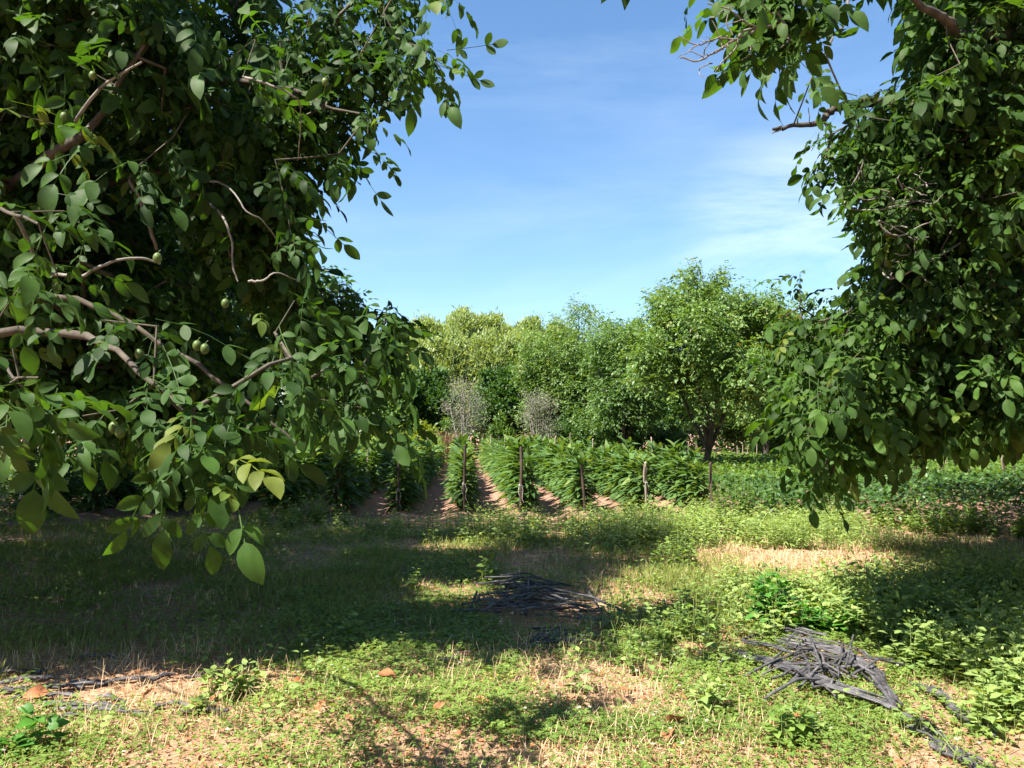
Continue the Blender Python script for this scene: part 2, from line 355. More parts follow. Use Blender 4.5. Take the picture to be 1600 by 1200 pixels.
def grow(nodes, targets, order_from, seg=0.25, sag=0.05):
    """joins every target to the nearest wood already grown; gives nodes, parents"""
    P_ = list(map(np.asarray, nodes)); par = [-1 if k == 0 else k - 1 for k in range(len(nodes))]
    A = np.zeros((len(P_) + len(targets) * 12, 3)); A[:len(P_)] = P_; n = len(P_)
    for t in order_from:
        q = targets[t]; dd = ((A[:n] - q) ** 2).sum(1); j = int(dd.argmin()); dist = math.sqrt(dd[j])
        m = min(10, max(1, int(dist / seg))); prev = j; a = A[j].copy()
        for s in range(1, m + 1):
            f = s / m; c = a * (1 - f) + q * f
            if s < m: c = c + rng.normal(size=3) * dist * 0.045 + np.array([0, 0, sag * dist * math.sin(f * math.pi)])
            A[n] = c; par.append(prev); prev = n; n += 1
    return A[:n], np.array(par)
def wood(mb, A, par, r0=0.004, start=0, k=4, pw=2.3, rmax=9, mat=0, cap=None):
    n = len(A); w_ = np.full(n, r0 ** pw); child = np.zeros(n)
    for i in range(n - 1, 0, -1):
        if par[i] >= 0: w_[par[i]] += w_[i] * (1 if True else 0)
    r = np.minimum(w_ ** (1 / pw), rmax)
    idx = np.arange(max(1, start), n); a = A[par[idx]]; b = A[idx]; ra = np.minimum(r[par[idx]], r[idx] * 1.3); rb = r[idx]
    t = nrm(b - a); ref = np.where(np.abs(t[:, 2:3]) < .8, np.array([[0, 0, 1.0]]), np.array([[1.0, 0, 0]]))
    u = nrm(np.cross(t, ref)); v = np.cross(t, u); an = np.arange(k) / k * 2 * np.pi
    ring = np.cos(an)[None, :, None] * u[:, None] + np.sin(an)[None, :, None] * v[:, None]
    V = np.concatenate([a[:, None] + ra[:, None, None] * ring, b[:, None] + t[:, None] * rb[:, None, None] * .6 + rb[:, None, None] * ring], 1)
    j = np.arange(k); Ft = np.stack([j, (j + 1) % k, k + (j + 1) % k, k + j], -1)
    F = (Ft[None] + (np.arange(len(idx)) * 2 * k)[:, None, None]).reshape(-1, 4)
    mb.add(V.reshape(-1, 3), F, 0.5, mat)
    return r

# ------------------------------------------------------------------ the two walnut trees that frame the view
def poly_points(poly, n, d0, d1, seed, thr=0.0, ns=1.35, trim=False):
    """points inside a crown: an outline in view directions, real depth between d0 and d1, clumped by 3-D noise"""
    poly = np.asarray(poly, float); lo = poly.min(0); hi = poly.max(0); out_ = []; c = 0
    r = np.random.default_rng(seed)
    for _try in range(160):
        if c >= n: break
        q = r.uniform(lo, hi, (4000, 2)); m = inpoly(q[:, 0], q[:, 1], poly); q = q[m]
        u = r.random(len(q)); d = (d0 ** 3 + (d1 ** 3 - d0 ** 3) * u) ** (1 / 3)
        p = P(q[:, 0], q[:, 1], d)
        keep = (vnoise(p * ns, seed) + 0.35 * (r.random(len(p)) - .5) > thr) & (p[:, 2] > 0.35)
        if trim:                        # crown cut back by where its shadow lands, leaving chosen ground sunlit
            t = p[:, 2] / math.tan(SUN_EL); sx = p[:, 0] - SUNXY[0] * t; sy = p[:, 1] - SUNXY[1] * t; e = .5 * r.random(len(p))
            if trim == 3: keep &= ~((sy < np.interp(sx, [4.2, 5.2, 8], [9.6, 6.9, 5.6]) - e) & (p[:, 2] > 2.5)) if seed not in (13, 15) else ~((sx < 3.9 + e) & (sy < 8.6) & (p[:, 2] > 2.7)); out_.append(p[keep]); c += keep.sum(); continue
            lim = np.interp(sx, [-3.2, -1.9, -1.3, -.3, .5, 1.5], [4.6, 4.7, 5.6, 6.1, 5.6, 6.4]); rgt = np.interp(sy, [5, 7, 8.5, 10, 14], [.6, .55, 1.5, 2.7, 3.6])
            keep &= (sx < rgt + e + (1.5 if trim == 1 else 0)) & (sy > lim + e * .8) & ~((sx > -.6) & (n2(sx, sy, 1.0, 97) > (.52 if trim == 2 else .66)))
        out_.append(p[keep]); c += keep.sum()
    print('crown points', seed, c, 'of', n); return np.concatenate(out_)[:n]

def px_path(lst): return np.array([P(a, b, d) for a, b, d in lst])
def near_walnut(label, base, limbs, regions, hand, dead, nuts, group, extra_sets=()):
    root = empty('walnut_tree', (base[0], base[1], gz1(base[0], base[1])))
    tag(root, label, 'tree', group)
    B = np.array([base[0], base[1], 0.0]); O = np.array(root.location)
    tb = MB(); nodes = []; fork = B + np.array([0, 0, 1.5])
    # trunk
    tube(tb, smoothline([B + (0, 0, -.2), B + (.03, .02, .5), B + (-.02, 0, 1.1), fork], 4) - O, np.linspace(.3, .2, 13), 12, wob=.12)
    allnodes = []
    for pts, r0, r1 in limbs:
        s = smoothline(np.concatenate([[fork], pts]), 6); s[1:-1] += rng.normal(size=s[1:-1].shape) * .006
        tube(tb, s - O, np.linspace(r0 * .7, r1, len(s)) * np.where(np.linspace(0, 1, len(s)) > .45, .72, 1), 8, wob=.12); allnodes.append(s)
    base_nodes = np.concatenate(allnodes)
    tgt = []; cb = MB()
    for (poly, n, d0, d1, seed, thr, tpls, per, sc) in regions:
        p = poly_points(poly, n, d0, d1, seed, thr, trim=(3 if base[0] > 0 else (1 if seed == 3 else 2))); tgt.append((p, tpls, per, sc))
    if len(hand):
        tgt += [(np.array([P(*h[:3]) for h in hand if (h[3] if len(h) > 3 else 1) == q]), C_HI, 5, 0.78 * q) for q in sorted({(h[3] if len(h) > 3 else 1) for h in hand})]
    for e in extra_sets: tgt.append(e)
    allp = np.concatenate([t[0] for t in tgt])
    start = ((allp[:, None, :] - base_nodes[None, ::4, :]) ** 2).sum(-1).min(1)
    order = np.argsort(start)
    A, par = grow(list(base_nodes), allp, order, 0.22)
    tw = MB(); wood(tw, A - O, par, 0.0032, len(base_nodes), 4, 2.5, 0.035)
    cen = allp.mean(0)
    for p, tpls, per, sc in tgt:
        dr = nrm(p - np.array([B[0], B[1], p[:, 2].mean()]) + rng.normal(size=p.shape) * 1.2)
        sprays(cb, p - O, dr, tpls, per, scale=sc, pitch=(-68, 12), spread=95)
    tb.build('trunk', M_BARK, root); tw.build('twigs', M_TWIG, root)
    cb.build('crown', M_WAL_SHADE if base[0] < 0 else M_WAL, root)
    if dead:
        for pth, r0, r1 in dead:
            db = MB(); q = px_path(pth)
            if r0 > .0055:                 # rooted in the nearest limb
                j = ((A[::3] - q[0]) ** 2).sum(1).argmin(); q = np.concatenate([[A[::3][j]], q]) if np.linalg.norm(A[::3][j] - q[0]) < .4 else q
            s = smoothline(q, 5); s[1:-1] += rng.normal(size=s[1:-1].shape) * .0015
            tube(db, s - O, np.linspace(r0, r1, len(s)), 5, wob=.3)
            db.build('dead_branch', M_DEAD, root)
    for (a, b, d) in nuts:
        nb = MB(); u = np.linspace(0, np.pi, 9); q = np.stack([np.zeros(9), np.zeros(9), -np.cos(u) * .024], -1)
        tube(nb, q, np.maximum(np.sin(u) * .019, .001), 10)
        tube(nb, [(0, 0, .02), (.006, 0, .03), (.012, .003, .036)], .0015, 4)
        nb.build('walnut', M_NUT, root, loc=P(a, b, d) - O)
    return root, A

LP_IN = [(640, -40), (680, 30), (670, 70), (630, 90), (590, 130), (575, 180), (545, 230), (490, 250), (470, 290), (450, 320), (440, 390), (450, 430),
         (530, 455), (600, 475), (615, 500), (610, 540), (560, 570), (560, 590), (520, 610), (470, 625), (420, 660), (370, 700), (330, 690), (270, 715), (200, 690),
         (130, 640), (60, 600), (-60, 580), (-60, -60), (640, -60)]
LP_CORE = [(400, -40), (480, 60), (490, 160), (450, 240), (410, 330), (410, 420), (500, 480), (530, 520), (500, 570), (400, 640), (200, 660), (60, 600), (-60, 580), (-60, -60)]
LP_OUT = [(-60, -60), (-60, 640), (-900, 640), (-1700, 500), (-1700, -900), (-900, -1500), (100, -1300), (520, -800), (650, -60)]
LP_DEEP = [(-900, -700), (380, -500), (440, 60), (440, 160), (400, 260), (370, 330), (370, 420), (420, 480), (440, 540), (380, 600), (300, 640), (60, 650), (-900, 640)]  # deeper crown added to throw shade further back on the left
LP_TOPN = [(420, -220), (-200, -120), (-900, 0), (-1500, -100), (-1500, -900), (-600, -1300), (200, -1000), (420, -500)]  # out-of-view upper crown added to shade the leaves facing the viewer
L_hand = [(270, 215, 4.3, 1.3), (215, 260, 4.2, 1.3), (140, 215, 4.2, 1.3), (215, 95, 4.5, 1.3), (330, 115, 4.5, 1.3), (60, 70, 4.4, 1.3), (200, 15, 4.5, 1.3), (90, 430, 3.3, 1), (30, 450, 3.0, 1),
          (20, 545, 2.5, 1), (60, 590, 2.4, 1), (-20, 620, 2.4, 1), (350, 662, 2.9, 1), (322, 730, 2.7, 1), (355, 610, 3.0, 1), (420, 570, 3.1, 1), (455, 560, 3.3, 1), (245, 510, 3.1, 1),
          (400, 60, 4.4, 1.2), (300, 40, 4.5, 1.2), (120, 100, 4.3, 1.3), (30, 180, 4.2, 1.3), (380, 120, 4.3, 1.2), (240, 600, 3.0, 1), (160, 500, 3.1, 1), (460, 470, 3.7, 1), (430, 250, 4.2, 1.1),
          (620, 60, 4.3, 1), (670, 80, 4.2, 1), (560, 90, 4.3, 1), (600, 20, 4.3, 1), (690, 110, 4.2, 1), (640, 100, 4.2, 1), (575, 180, 4.6, 1), (575, 225, 4.6, 1), (530, 240, 4.6, 1), (605, 478, 3.8, 1), (600, 510, 3.8, 1), (580, 550, 3.8, 1),
          (575, 600, 3.7, 1), (560, 580, 3.7, 1), (520, 570, 3.7, 1), (300, 640, 2.9, 1), (190, 640, 3.0, 1), (265, 690, 2.9, 1), (235, 710, 2.9, 1), (680, -10, 4.1, 1), (430, 520, 3.6, 1), (470, 600, 3.6, 1), (480, 620, 3.7, 1),
          (450, 330, 4.2, 1), (455, 380, 4.2, 1), (60, 630, 2.6, 1), (100, 330, 3.6, 1.1), (20, 330, 3.4, 1.1), (580, 640, 3.8, 1), (400, 660, 3.2, 1), (130, 650, 2.9, 1)]
L_base = G(-560, 905)
lb = np.array([L_base[0], L_base[1], 1.5])
limbsL = [(px_path([(-300, 500, 4.4), (-100, 540, 3.4), (-20, 560, 2.8), (30, 590, 2.5)]), .02, .006), (px_path([(-200, 560, 4.6), (100, 520, 4.2), (240, 600, 3.5), (300, 660, 3.1), (318, 710, 2.85)]), .05, .006), (px_path([(-300, 200, 4.9), (-60, 300, 3.8), (60, 350, 3.2)]), .05, .008),
          (px_path([(-300, 560, 5.0), (-60, 470, 4.7), (120, 470, 4.5), (260, 540, 4.3), (400, 640, 4.2), (470, 700, 4.2)]), .055, .008),
          (px_path([(-350, 300, 5.2), (-80, 330, 4.9), (100, 230, 4.6), (150, 190, 4.4), (225, 70, 4.3)]), .12, .012),
          (px_path([(-300, 430, 5.6), (0, 350, 5.6), (230, 270, 5.2), (320, 300, 4.9), (360, 400, 4.7)]), .07, .010),
          (px_path([(-400, 100, 5.5), (-50, 60, 5.4), (220, 120, 5.2), (420, 130, 4.9), (520, 170, 4.7)]), .11, .012),
          (px_path([(-500, -100, 5.6), (-150, -250, 5.3), (250, -200, 4.9), (560, -120, 4.5), (700, -60, 4.1)]), .12, .012),
          (px_path([(-600, -300, 5.5), (-500, -900, 5.2), (-300, -1200, 5.0)]), .12, .02),
          (px_path([(-800, 400, 5.5), (-1200, 200, 5.3), (-1500, -100, 5.2)]), .10, .02),
          (px_path([(-300, 520, 6.4), (0, 470, 6.8), (250, 430, 6.6), (450, 450, 6.2), (540, 500, 5.4)]), .06, .01)]
deadL = [([(70, 420, 3.6), (110, 430, 3.5), (130, 431, 3.5), (165, 412, 3.4), (215, 403, 3.4), (250, 412, 3.5)], .011, .005),
         ([(300, 285, 4.97), (335, 283, 4.6), (362, 297, 4.4), (385, 330, 4.3), (410, 345, 4.35), (440, 385, 4.5)], .008, .003),
         ([(290, 290, 5.0), (315, 308, 4.7), (335, 325, 4.5), (352, 345, 4.3), (362, 380, 4.3), (364, 415, 4.3), (372, 440, 4.3)], .010, .005),
         ([(388, 440, 4.0), (412, 438, 4.0), (432, 426, 4.0), (468, 440, 4.1)], .007, .003),
         ([(415, 130, 4.2), (455, 148, 4.2), (470, 170, 4.3), (466, 250, 4.5)], .008, .003),
         ([(110, 205, 4.2), (150, 145, 4.1), (185, 118, 4.1), (222, 97, 4.05)], .012, .006),
         ([(205, 280, 5.0), (216, 305, 5.0), (232, 350, 5.0), (245, 390, 5.1)], .016, .012)]
nutsL = [(100, 182, 4.0), (145, 118, 4.0), (246, 403, 3.3), (188, 675, 2.8), (178, 668, 2.83), (508, 128, 4.1), (320, 545, 3.3), (308, 540, 3.3), (352, 474, 3.7), (218, 553, 3.2)]
near_walnut('big leafy walnut tree overhanging the left side of the view with green nuts', L_base, limbsL,
            [(LP_TOPN, 1200, 3.8, 4.7, 6, 0.2, C_LOW, 5, 1.1), (LP_IN, 820, 4.0, 5.4, 3, 0.47, C_HI, 5, 0.70), (LP_CORE, 1500, 4.8, 7.6, 4, 0.36, C_MID, 5, 0.82), (LP_OUT, 3000, 4.4, 7.8, 5, 0.3, C_LOW, 5, 1.1), (LP_DEEP, 1900, 7.6, 11.5, 7, 0.28, C_LOW, 5, 1.15)],
            L_hand, deadL, nutsL, 'two big walnut trees framing the view')

RP_IN = [(1450, -40), (1455, 60), (1450, 110), (1370, 150), (1340, 190), (1325, 230), (1330, 280), (1360, 310), (1360, 345), (1365, 395), (1330, 440), (1285, 490), (1245, 510),
         (1240, 560), (1230, 590), (1280, 610), (1265, 660), (1280, 700), (1300, 730), (1345, 700), (1375, 690), (1440, 665), (1520, 655), (1660, 660), (1660, -60)]
RP_CORE = [(1450, -40), (1470, 120), (1400, 180), (1410, 330), (1380, 440), (1330, 520), (1340, 610), (1390, 670), (1440, 650), (1660, 655), (1660, -60)]
RP_TOP = [(1165, -60), (1180, -10), (1215, 30), (1235, 75), (1252, 70), (1255, -60)]
RP_OUT = [(1660, 650), (1660, -60), (1000, -60), (960, -350), (1250, -900), (2200, -1200), (3000, -300), (3000, 500), (2500, 640)]
RP_DEEP = [(1440, -300), (1450, 120), (1425, 200), (1440, 330), (1400, 440), (1345, 520), (1350, 600), (1385, 660), (1440, 655), (1660, 660), (2500, 600), (2500, -300)]  # deeper crown added to shade the ground beyond the right tree
R_hand = [(1205, 20, 3.6), (1235, 60, 3.7), (1220, 75, 3.6), (1235, 10, 3.8), (1150, -30, 3.6), (1265, 130, 5.2), (1290, 110, 5.0), (1300, 210, 5.6), (1290, 290, 5.8), (1310, 250, 5.7), (1345, 325, 5.2),
          (1390, 300, 5.0), (1250, 430, 6.5), (1250, 480, 6.3), (1290, 500, 5.6), (1260, 640, 5.0), (1270, 625, 5.0), (1300, 600, 4.9), (1330, 640, 5.2), (1260, 690, 5.2), (1290, 730, 5.3), (1310, 690, 5.1), (1250, 655, 5.0),
          (1330, 590, 5.0), (1350, 560, 5.0), (1420, 450, 5.2), (1500, 100, 4.6), (1440, 130, 4.6), (1290, 245, 5.6), (1340, 150, 5.2), (1215, 500, 6.3), (1190, 560, 6.6), (1215, 540, 6.2), (1550, 560, 4.9), (1590, 300, 4.8), (1480, 60, 4.8), (1285, 735, 5.4)]
R_base = G(2080, 850)
limbsR = [(px_path([(2000, 300, 7.6), (1800, 120, 6.6), (1640, 60, 5.6), (1560, 55, 5.2), (1500, 55, 5.0), (1478, 30, 4.8), (1440, 10, 4.6), (1405, -20, 4.4)]), .14, .02),
          (px_path([(2000, 380, 7.8), (1800, 220, 7.0), (1600, 165, 6.2), (1450, 170, 6.0), (1345, 162, 5.8), (1300, 172, 5.7), (1285, 188, 5.65), (1245, 196, 5.6), (1207, 202, 5.6)]), .13, .016),
          (px_path([(1950, 560, 7.6), (1750, 500, 7.0), (1560, 420, 6.4), (1440, 420, 6.2), (1370, 470, 6.0), (1290, 500, 5.9)]), .12, .012),
          (px_path([(1900, 640, 7.4), (1700, 560, 6.8), (1500, 540, 6.2), (1380, 590, 5.6), (1320, 680, 5.4), (1300, 740, 5.4)]), .11, .012),
          (px_path([(2100, 0, 7.5), (1900, -300, 6.8), (1600, -300, 5.6), (1300, -160, 4.6), (1210, -40, 4.0), (1230, 60, 3.75)]), .12, .012),
          (px_path([(2200, 0, 8.4), (2300, -500, 8.0), (2250, -900, 7.6)]), .13, .02),
          (px_path([(2400, 300, 9), (2700, 100, 9), (2850, 0, 9.2)]), .12, .02)]
def tangle(x0, y0, x1, y1, d, n, r, seed):
    q = np.random.default_rng(seed); o = []
    for _ in range(n):
        a = np.array([q.uniform(x0, x1), q.uniform(y0, y1)]); h = q.uniform(0, 6.28); pts = [(a[0], a[1], d + q.uniform(-.15, .15))]
        for _s in range(5):
            h += q.uniform(-.9, .9); a = a + np.array([math.cos(h), math.sin(h) * .6]) * (x1 - x0) * .12; pts.append((a[0], a[1], d + q.uniform(-.15, .15)))
        o.append((pts, r, r * .35))
    return o
deadR = [([(1210, 20, 3.7), (1175, 50, 3.65), (1150, 62, 3.6), (1120, 80, 3.6), (1090, 95, 3.6), (1063, 90, 3.6)], .008, .004),
         ([(1163, 48, 3.62), (1150, 75, 3.6), (1130, 95, 3.6), (1118, 112, 3.6)], .007, .003),
         ([(1150, 62, 3.6), (1120, 60, 3.6), (1090, 70, 3.6), (1070, 62, 3.6), (1060, 55, 3.6)], .005, .002),
         ([(1130, 78, 3.6), (1122, 50, 3.6), (1112, 32, 3.6)], .004, .002), ([(1175, 40, 3.6), (1140, 15, 3.6), (1105, 5, 3.6)], .006, .003),
         ([(1145, 55, 3.6), (1135, 35, 3.6), (1140, 20, 3.6)], .004, .002), ([(1100, 90, 3.6), (1085, 82, 3.6), (1075, 80, 3.6)], .003, .002),
         ([(1330, -20, 4.4), (1325, 0, 4.4), (1320, 35, 4.4), (1312, 45, 4.4), (1300, 40, 4.4)], .012, .004),
         ([(1290, -20, 4.4), (1283, 15, 4.4), (1278, 28, 4.4), (1296, 26, 4.4)], .007, .004),
         ([(1300, 60, 5.0), (1294, 80, 5.0), (1296, 100, 5.0), (1340, 200, 5.3)], .007, .006),
         ([(1264, 192, 5.6), (1263, 168, 5.6)], .006, .003), ([(1222, 201, 5.6), (1206, 208, 5.6)], .010, .005),
         ([(1320, 320, 5.2), (1370, 328, 5.0), (1400, 322, 5.0), (1450, 330, 5.0)], .006, .004),
         ([(1375, 345, 4.9), (1385, 362, 4.9), (1410, 368, 4.9), (1440, 352, 4.9), (1460, 345, 5.0)], .007, .004),
         ([(1340, 260, 5.3), (1342, 290, 5.3), (1338, 330, 5.3)], .005, .004), ([(1390, 435, 5.0), (1420, 425, 5.0), (1450, 410, 5.0), (1500, 380, 5.2)], .006, .008)] \
        + tangle(1375, 290, 1460, 385, 4.95, 16, .005, 5) + tangle(1390, 400, 1450, 440, 5, 5, .005, 6) + tangle(1085, 20, 1170, 100, 3.6, 9, .0035, 8)
near_walnut('tall dark walnut tree filling the right side with a dead twig tangle', R_base, limbsR,
            [(RP_IN, 1300, 5.0, 6.8, 13, 0.40, C_HI, 5, 0.72), (RP_CORE, 2000, 6.0, 9.5, 14, 0.34, C_MID, 5, 0.88), (RP_DEEP, 2800, 9.5, 14.5, 17, 0.3, C_LOW, 5, 1.15), (RP_TOP, 26, 3.6, 4.1, 15, 0.0, C_HI, 5, 0.8), (RP_OUT, 3300, 4.6, 9.5, 16, 0.25, C_LOW, 5, 1.15)],
            R_hand, deadR, [], 'two big walnut trees framing the view')

# ------------------------------------------------------------------ trees of the tree line
def bg_tree(name, label, px, top, d, wpx, mat, nlobe=14, nspray=420, per=4, tpl='wal', lsc=1.0, low=0.1, trunk_r=0.12, group=None, bark=None,
            forks=4, seed=0, flat=1.0, shoots=0, pitch=(-45, 35), lobe_r=.27, thin=False, trunkfrac=None, cat='tree', at=None):
    r = np.random.default_rng(seed + 100)
    c = P(px, 675, d); bx, by = float(c[0]), float(c[1]); h = CAM_H + (675 - top) / FPX * d; W = wpx / FPX * d / 2
    if at: bx, by, h, W = at
    z0 = gz1(bx, by); root = empty(name, (bx, by, z0)); tag(root, label, cat, group)
    zlow = low * h; H = h - zlow; cz = zlow + H * .5
    # lobes inside an egg-shaped envelope
    q = r.normal(size=(nlobe * 3, 3)); q = nrm(q) * (r.random((len(q), 1)) ** .4)
    lr = lobe_r * min(W, H / 2) * 1.2
    lc = q[:nlobe] * np.array([max(W - lr, .1), max(W - lr, .1), max(H / 2 - lr, .1)]) + (0, 0, cz)
    fac = 1 - 0.45 * np.clip((lc[:, 2] - cz) / (H / 2), 0, 1) ** 1.5; lc[:, 0] *= fac; lc[:, 1] *= fac
    if shoots:
        a = r.uniform(0, 6.28, shoots); rr = r.random(shoots) * W * .65
        lc = np.concatenate([lc, np.stack([np.cos(a) * rr, np.sin(a) * rr, h * (1 - r.uniform(.02, .16, shoots) - .1 * rr / W)], -1)])
    rad = lr * r.uniform(.7, 1.25, len(lc)); 
    if shoots: rad[-shoots:] = lr * r.uniform(.22, .42, shoots)
    k = r.choice(len(lc), nspray, p=rad ** 2 / (rad ** 2).sum())
    u = nrm(r.normal(size=(nspray, 3))); sp = lc[k] + u * (rad[k] * r.random(nspray) ** .35)[:, None] * (1, 1, flat)
    sp = sp[sp[:, 2] > max(.12, zlow * .6)]
    sp = sp[vnoise(sp * 1.5 / max(.8, W / 2.2), seed) + .3 * r.random(len(sp)) > (.33 if tpl == 'fine' else (.50 if seed == 1 else .42))]
    tb = MB(); fh = (trunkfrac if trunkfrac else max(.12, low)) * h
    top_ = np.array([r.normal() * .05, r.normal() * .05, fh]); tube(tb, smoothline([(0, 0, -.15), top_ * (.5, .5, .5) + (r.normal() * .03, 0, 0), top_], 4), np.linspace(trunk_r, trunk_r * .8, 9), 8, wob=.12)
    nodes = []
    for f in range(forks):
        a = f / forks * 6.28 + r.uniform(-.4, .4); e = np.array([math.cos(a) * W * .45, math.sin(a) * W * .45, cz + H * r.uniform(-.05, .3)])
        s = smoothline([top_ - (0, 0, .1), top_ * .6 + e * .4 + (math.cos(a) * .1, math.sin(a) * .1, -.1), e], 5); tube(tb, s, np.linspace(trunk_r * .62, trunk_r * .18, len(s)), 6, wob=.1); nodes.append(s)
    s = smoothline([top_ - (0, 0, .1), (top_[0] * .5, 0, cz), (0, 0, h * .9)], 5); tube(tb, s, np.linspace(trunk_r * .6, .015, len(s)), 6, wob=.1); nodes.append(s)
    nodes = np.concatenate(nodes)
    tg = np.concatenate([lc, sp[::(2 if thin else 6)]])
    order = np.argsort(((tg[:, None] - nodes[None]) ** 2).sum(-1).min(1))
    A, par = grow(list(nodes), tg, order, .4); wood(tb, A, par, .004 if not thin else .0045, len(nodes), 3, 2.4, trunk_r * .3)
    cb = MB(); dr = nrm(sp - (0, 0, cz - H * .2))
    if tpl == 'wal': sprays(cb, sp, dr, C_LOW, per, pitch, 100, lsc, .12)
    else:
        n = len(sp) * per; base = np.repeat(sp, per, 0) + r.normal(size=(n, 3)) * (.16 if tpl != 'fine' else .22)
        dd = np.repeat(dr, per, 0) * .6 + r.normal(size=(n, 3)) * .6
        if tpl == 'fine': dd[:, 2] += .55
        up = np.array([0, 0, 1.0]) + r.normal(size=(n, 3)) * .5
        tone = np.repeat(r.random(len(sp)) * .5, per) + r.random(n) * .5
        L_ = {'broad': .21, 'fine': .27, 'tiny': .085}[tpl] * lsc
        cb.inst(leaf2({'broad': .5, 'fine': .28, 'tiny': .4}[tpl]), frame(dd, up) * (L_ * r.uniform(.6, 1.25, n))[:, None, None], base, tone)
    tb.build('trunk', bark or M_BARK, root); cb.build('crown', mat, root)
    return root
GT = 'trees of the far tree line'
# the open-crowned walnut standing in the crop field
bg_tree('walnut_tree', 'round walnut tree with forked trunk standing among the crop rows right of centre', 1105, 408, 26.0, 345, M_WALB, 44, 4700, 5, lsc=.92, low=.13, trunk_r=.14,
        bark=M_BARK, forks=5, seed=1, shoots=26, lobe_r=.21, trunkfrac=.14, cat='tree')
far = [
 ('walnut_tree', 'tall pale walnut tree just left of the forked walnut, reaching above its neighbours', 905, 470, 43, 215, M_WALB, 18, 3230, 'wal', .16, 2),
 ('walnut_tree', 'walnut tree between the tall pale walnut and the forked walnut', 975, 492, 37, 187, M_FARM, 16, 2550, 'wal', .14, 3),
 ('poplar_tree', 'feathery pale poplar at the left end of the pale tree top line', 668, 497, 56, 133, M_POP, 22, 3600, 'fine', .1, 4),
 ('poplar_tree', 'feathery pale poplar with the highest top above the grey twiggy tree', 722, 487, 57, 128, M_POP, 22, 3600, 'fine', .1, 5),
 ('poplar_tree', 'feathery pale poplar between the two grey twiggy trees', 775, 492, 58, 123, M_POP, 22, 3600, 'fine', .1, 6),
 ('poplar_tree', 'feathery pale poplar next to the tall pale walnut', 828, 497, 57, 118, M_POP, 22, 3600, 'fine', .1, 7),
 ('poplar_tree', 'feathery pale poplar half behind the tall pale walnut top', 870, 507, 58, 118, M_POP, 22, 3600, 'fine', .1, 71),
 ('poplar_tree', 'feathery pale poplar beside the lower right leaves of the left walnut', 620, 512, 57, 123, M_POP, 22, 3600, 'fine', .1, 72),
 ('poplar_tree', 'pale back row tree behind the leftmost visible poplar', 640, 522, 51, 130, M_POP, 20, 3200, 'fine', .05, 81),
 ('poplar_tree', 'pale back row tree above the left grey twiggy tree', 702, 520, 52, 120, M_POP, 20, 3200, 'fine', .05, 82),
 ('poplar_tree', 'pale back row tree between the two grey twiggy trees', 762, 522, 51, 120, M_POP, 20, 3200, 'fine', .05, 83),
 ('poplar_tree', 'pale back row tree above the second grey twiggy tree', 820, 518, 52, 120, M_POP, 20, 3200, 'fine', .05, 84),
 ('broadleaf_tree', 'tall back row tree in the gap left of the forked walnut', 1000, 498, 50, 130, M_FARM, 16, 1700, 'broad', .05, 85),
 ('broadleaf_tree', 'tall back row tree behind the forked walnut', 1110, 480, 50, 150, M_FARM, 16, 1700, 'broad', .05, 86),
 ('broadleaf_tree', 'tall back row tree in the gap right of the forked walnut', 1225, 490, 50, 150, M_FARM, 16, 1700, 'broad', .05, 87),
 ('broadleaf_tree', 'green tree filling the gap just left of the big right walnut crown', 1285, 455, 41, 170, M_FARM, 16, 1700, 'broad', .05, 88),
 ('broadleaf_tree', 'deep green broadleaf tree behind the hanging walnut sprig at left', 590, 560, 43, 120, M_FARM, 16, 1615, 'broad', .06, 8),
 ('broadleaf_tree', 'deep green low tree left of the grey twiggy tree', 662, 575, 45, 115, M_FARD, 16, 1615, 'broad', .05, 9),
 ('broadleaf_tree', 'dark green tree standing between the two grey twiggy trees', 785, 572, 46, 110, M_FARD, 16, 1615, 'broad', .05, 10),
 ('broadleaf_tree', 'mid green tree behind the second grey twiggy tree', 855, 545, 44, 120, M_FARM, 16, 1530, 'broad', .05, 11),
 ('walnut_tree', 'low walnut tree with skirts near the ground below the tall pale walnut', 945, 585, 41, 150, M_FARM, 14, 2210, 'wal', .1, 12),
 ('walnut_tree', 'sunlit walnut tree peeking out behind the right flank of the forked walnut', 1195, 452, 36, 162, M_WALB, 16, 2550, 'wal', .2, 13),
 ('walnut_tree', 'walnut tree with yellowish top left of the big right walnut', 1248, 500, 31, 187, M_WALB, 16, 2550, 'wal', .22, 14),
 ('broadleaf_tree', 'dark broadleaf tree behind the trunk of the forked walnut', 1040, 560, 45, 170, M_FARD, 16, 1530, 'broad', .05, 15),
 ('broadleaf_tree', 'dark broadleaf tree behind the gap right of the forked trunk', 1170, 585, 47, 170, M_FARD, 16, 1445, 'broad', .05, 16),
 ('broadleaf_tree', 'bright green tree under the hanging skirt of the big right walnut', 1345, 600, 44, 170, M_FARM, 16, 1445, 'broad', .08, 17),
 ('broadleaf_tree', 'sunny green tree seen through the gap below the right walnut', 1475, 560, 42, 170, M_FARM, 16, 1445, 'broad', .1, 18),
 ('broadleaf_tree', 'thick trunked tree at the right edge beyond the stakes', 1585, 520, 37, 200, M_FARM, 16, 1275, 'broad', .2, 19),
 ('broadleaf_tree', 'green tree half hidden behind the left walnut at the field edge', 500, 540, 44, 140, M_FARM, 16, 1445, 'broad', .06, 20),
 ('broadleaf_tree', 'dark tree showing through gaps in the left walnut crown', 390, 520, 45, 160, M_FARD, 16, 1360, 'broad', .06, 21),
]
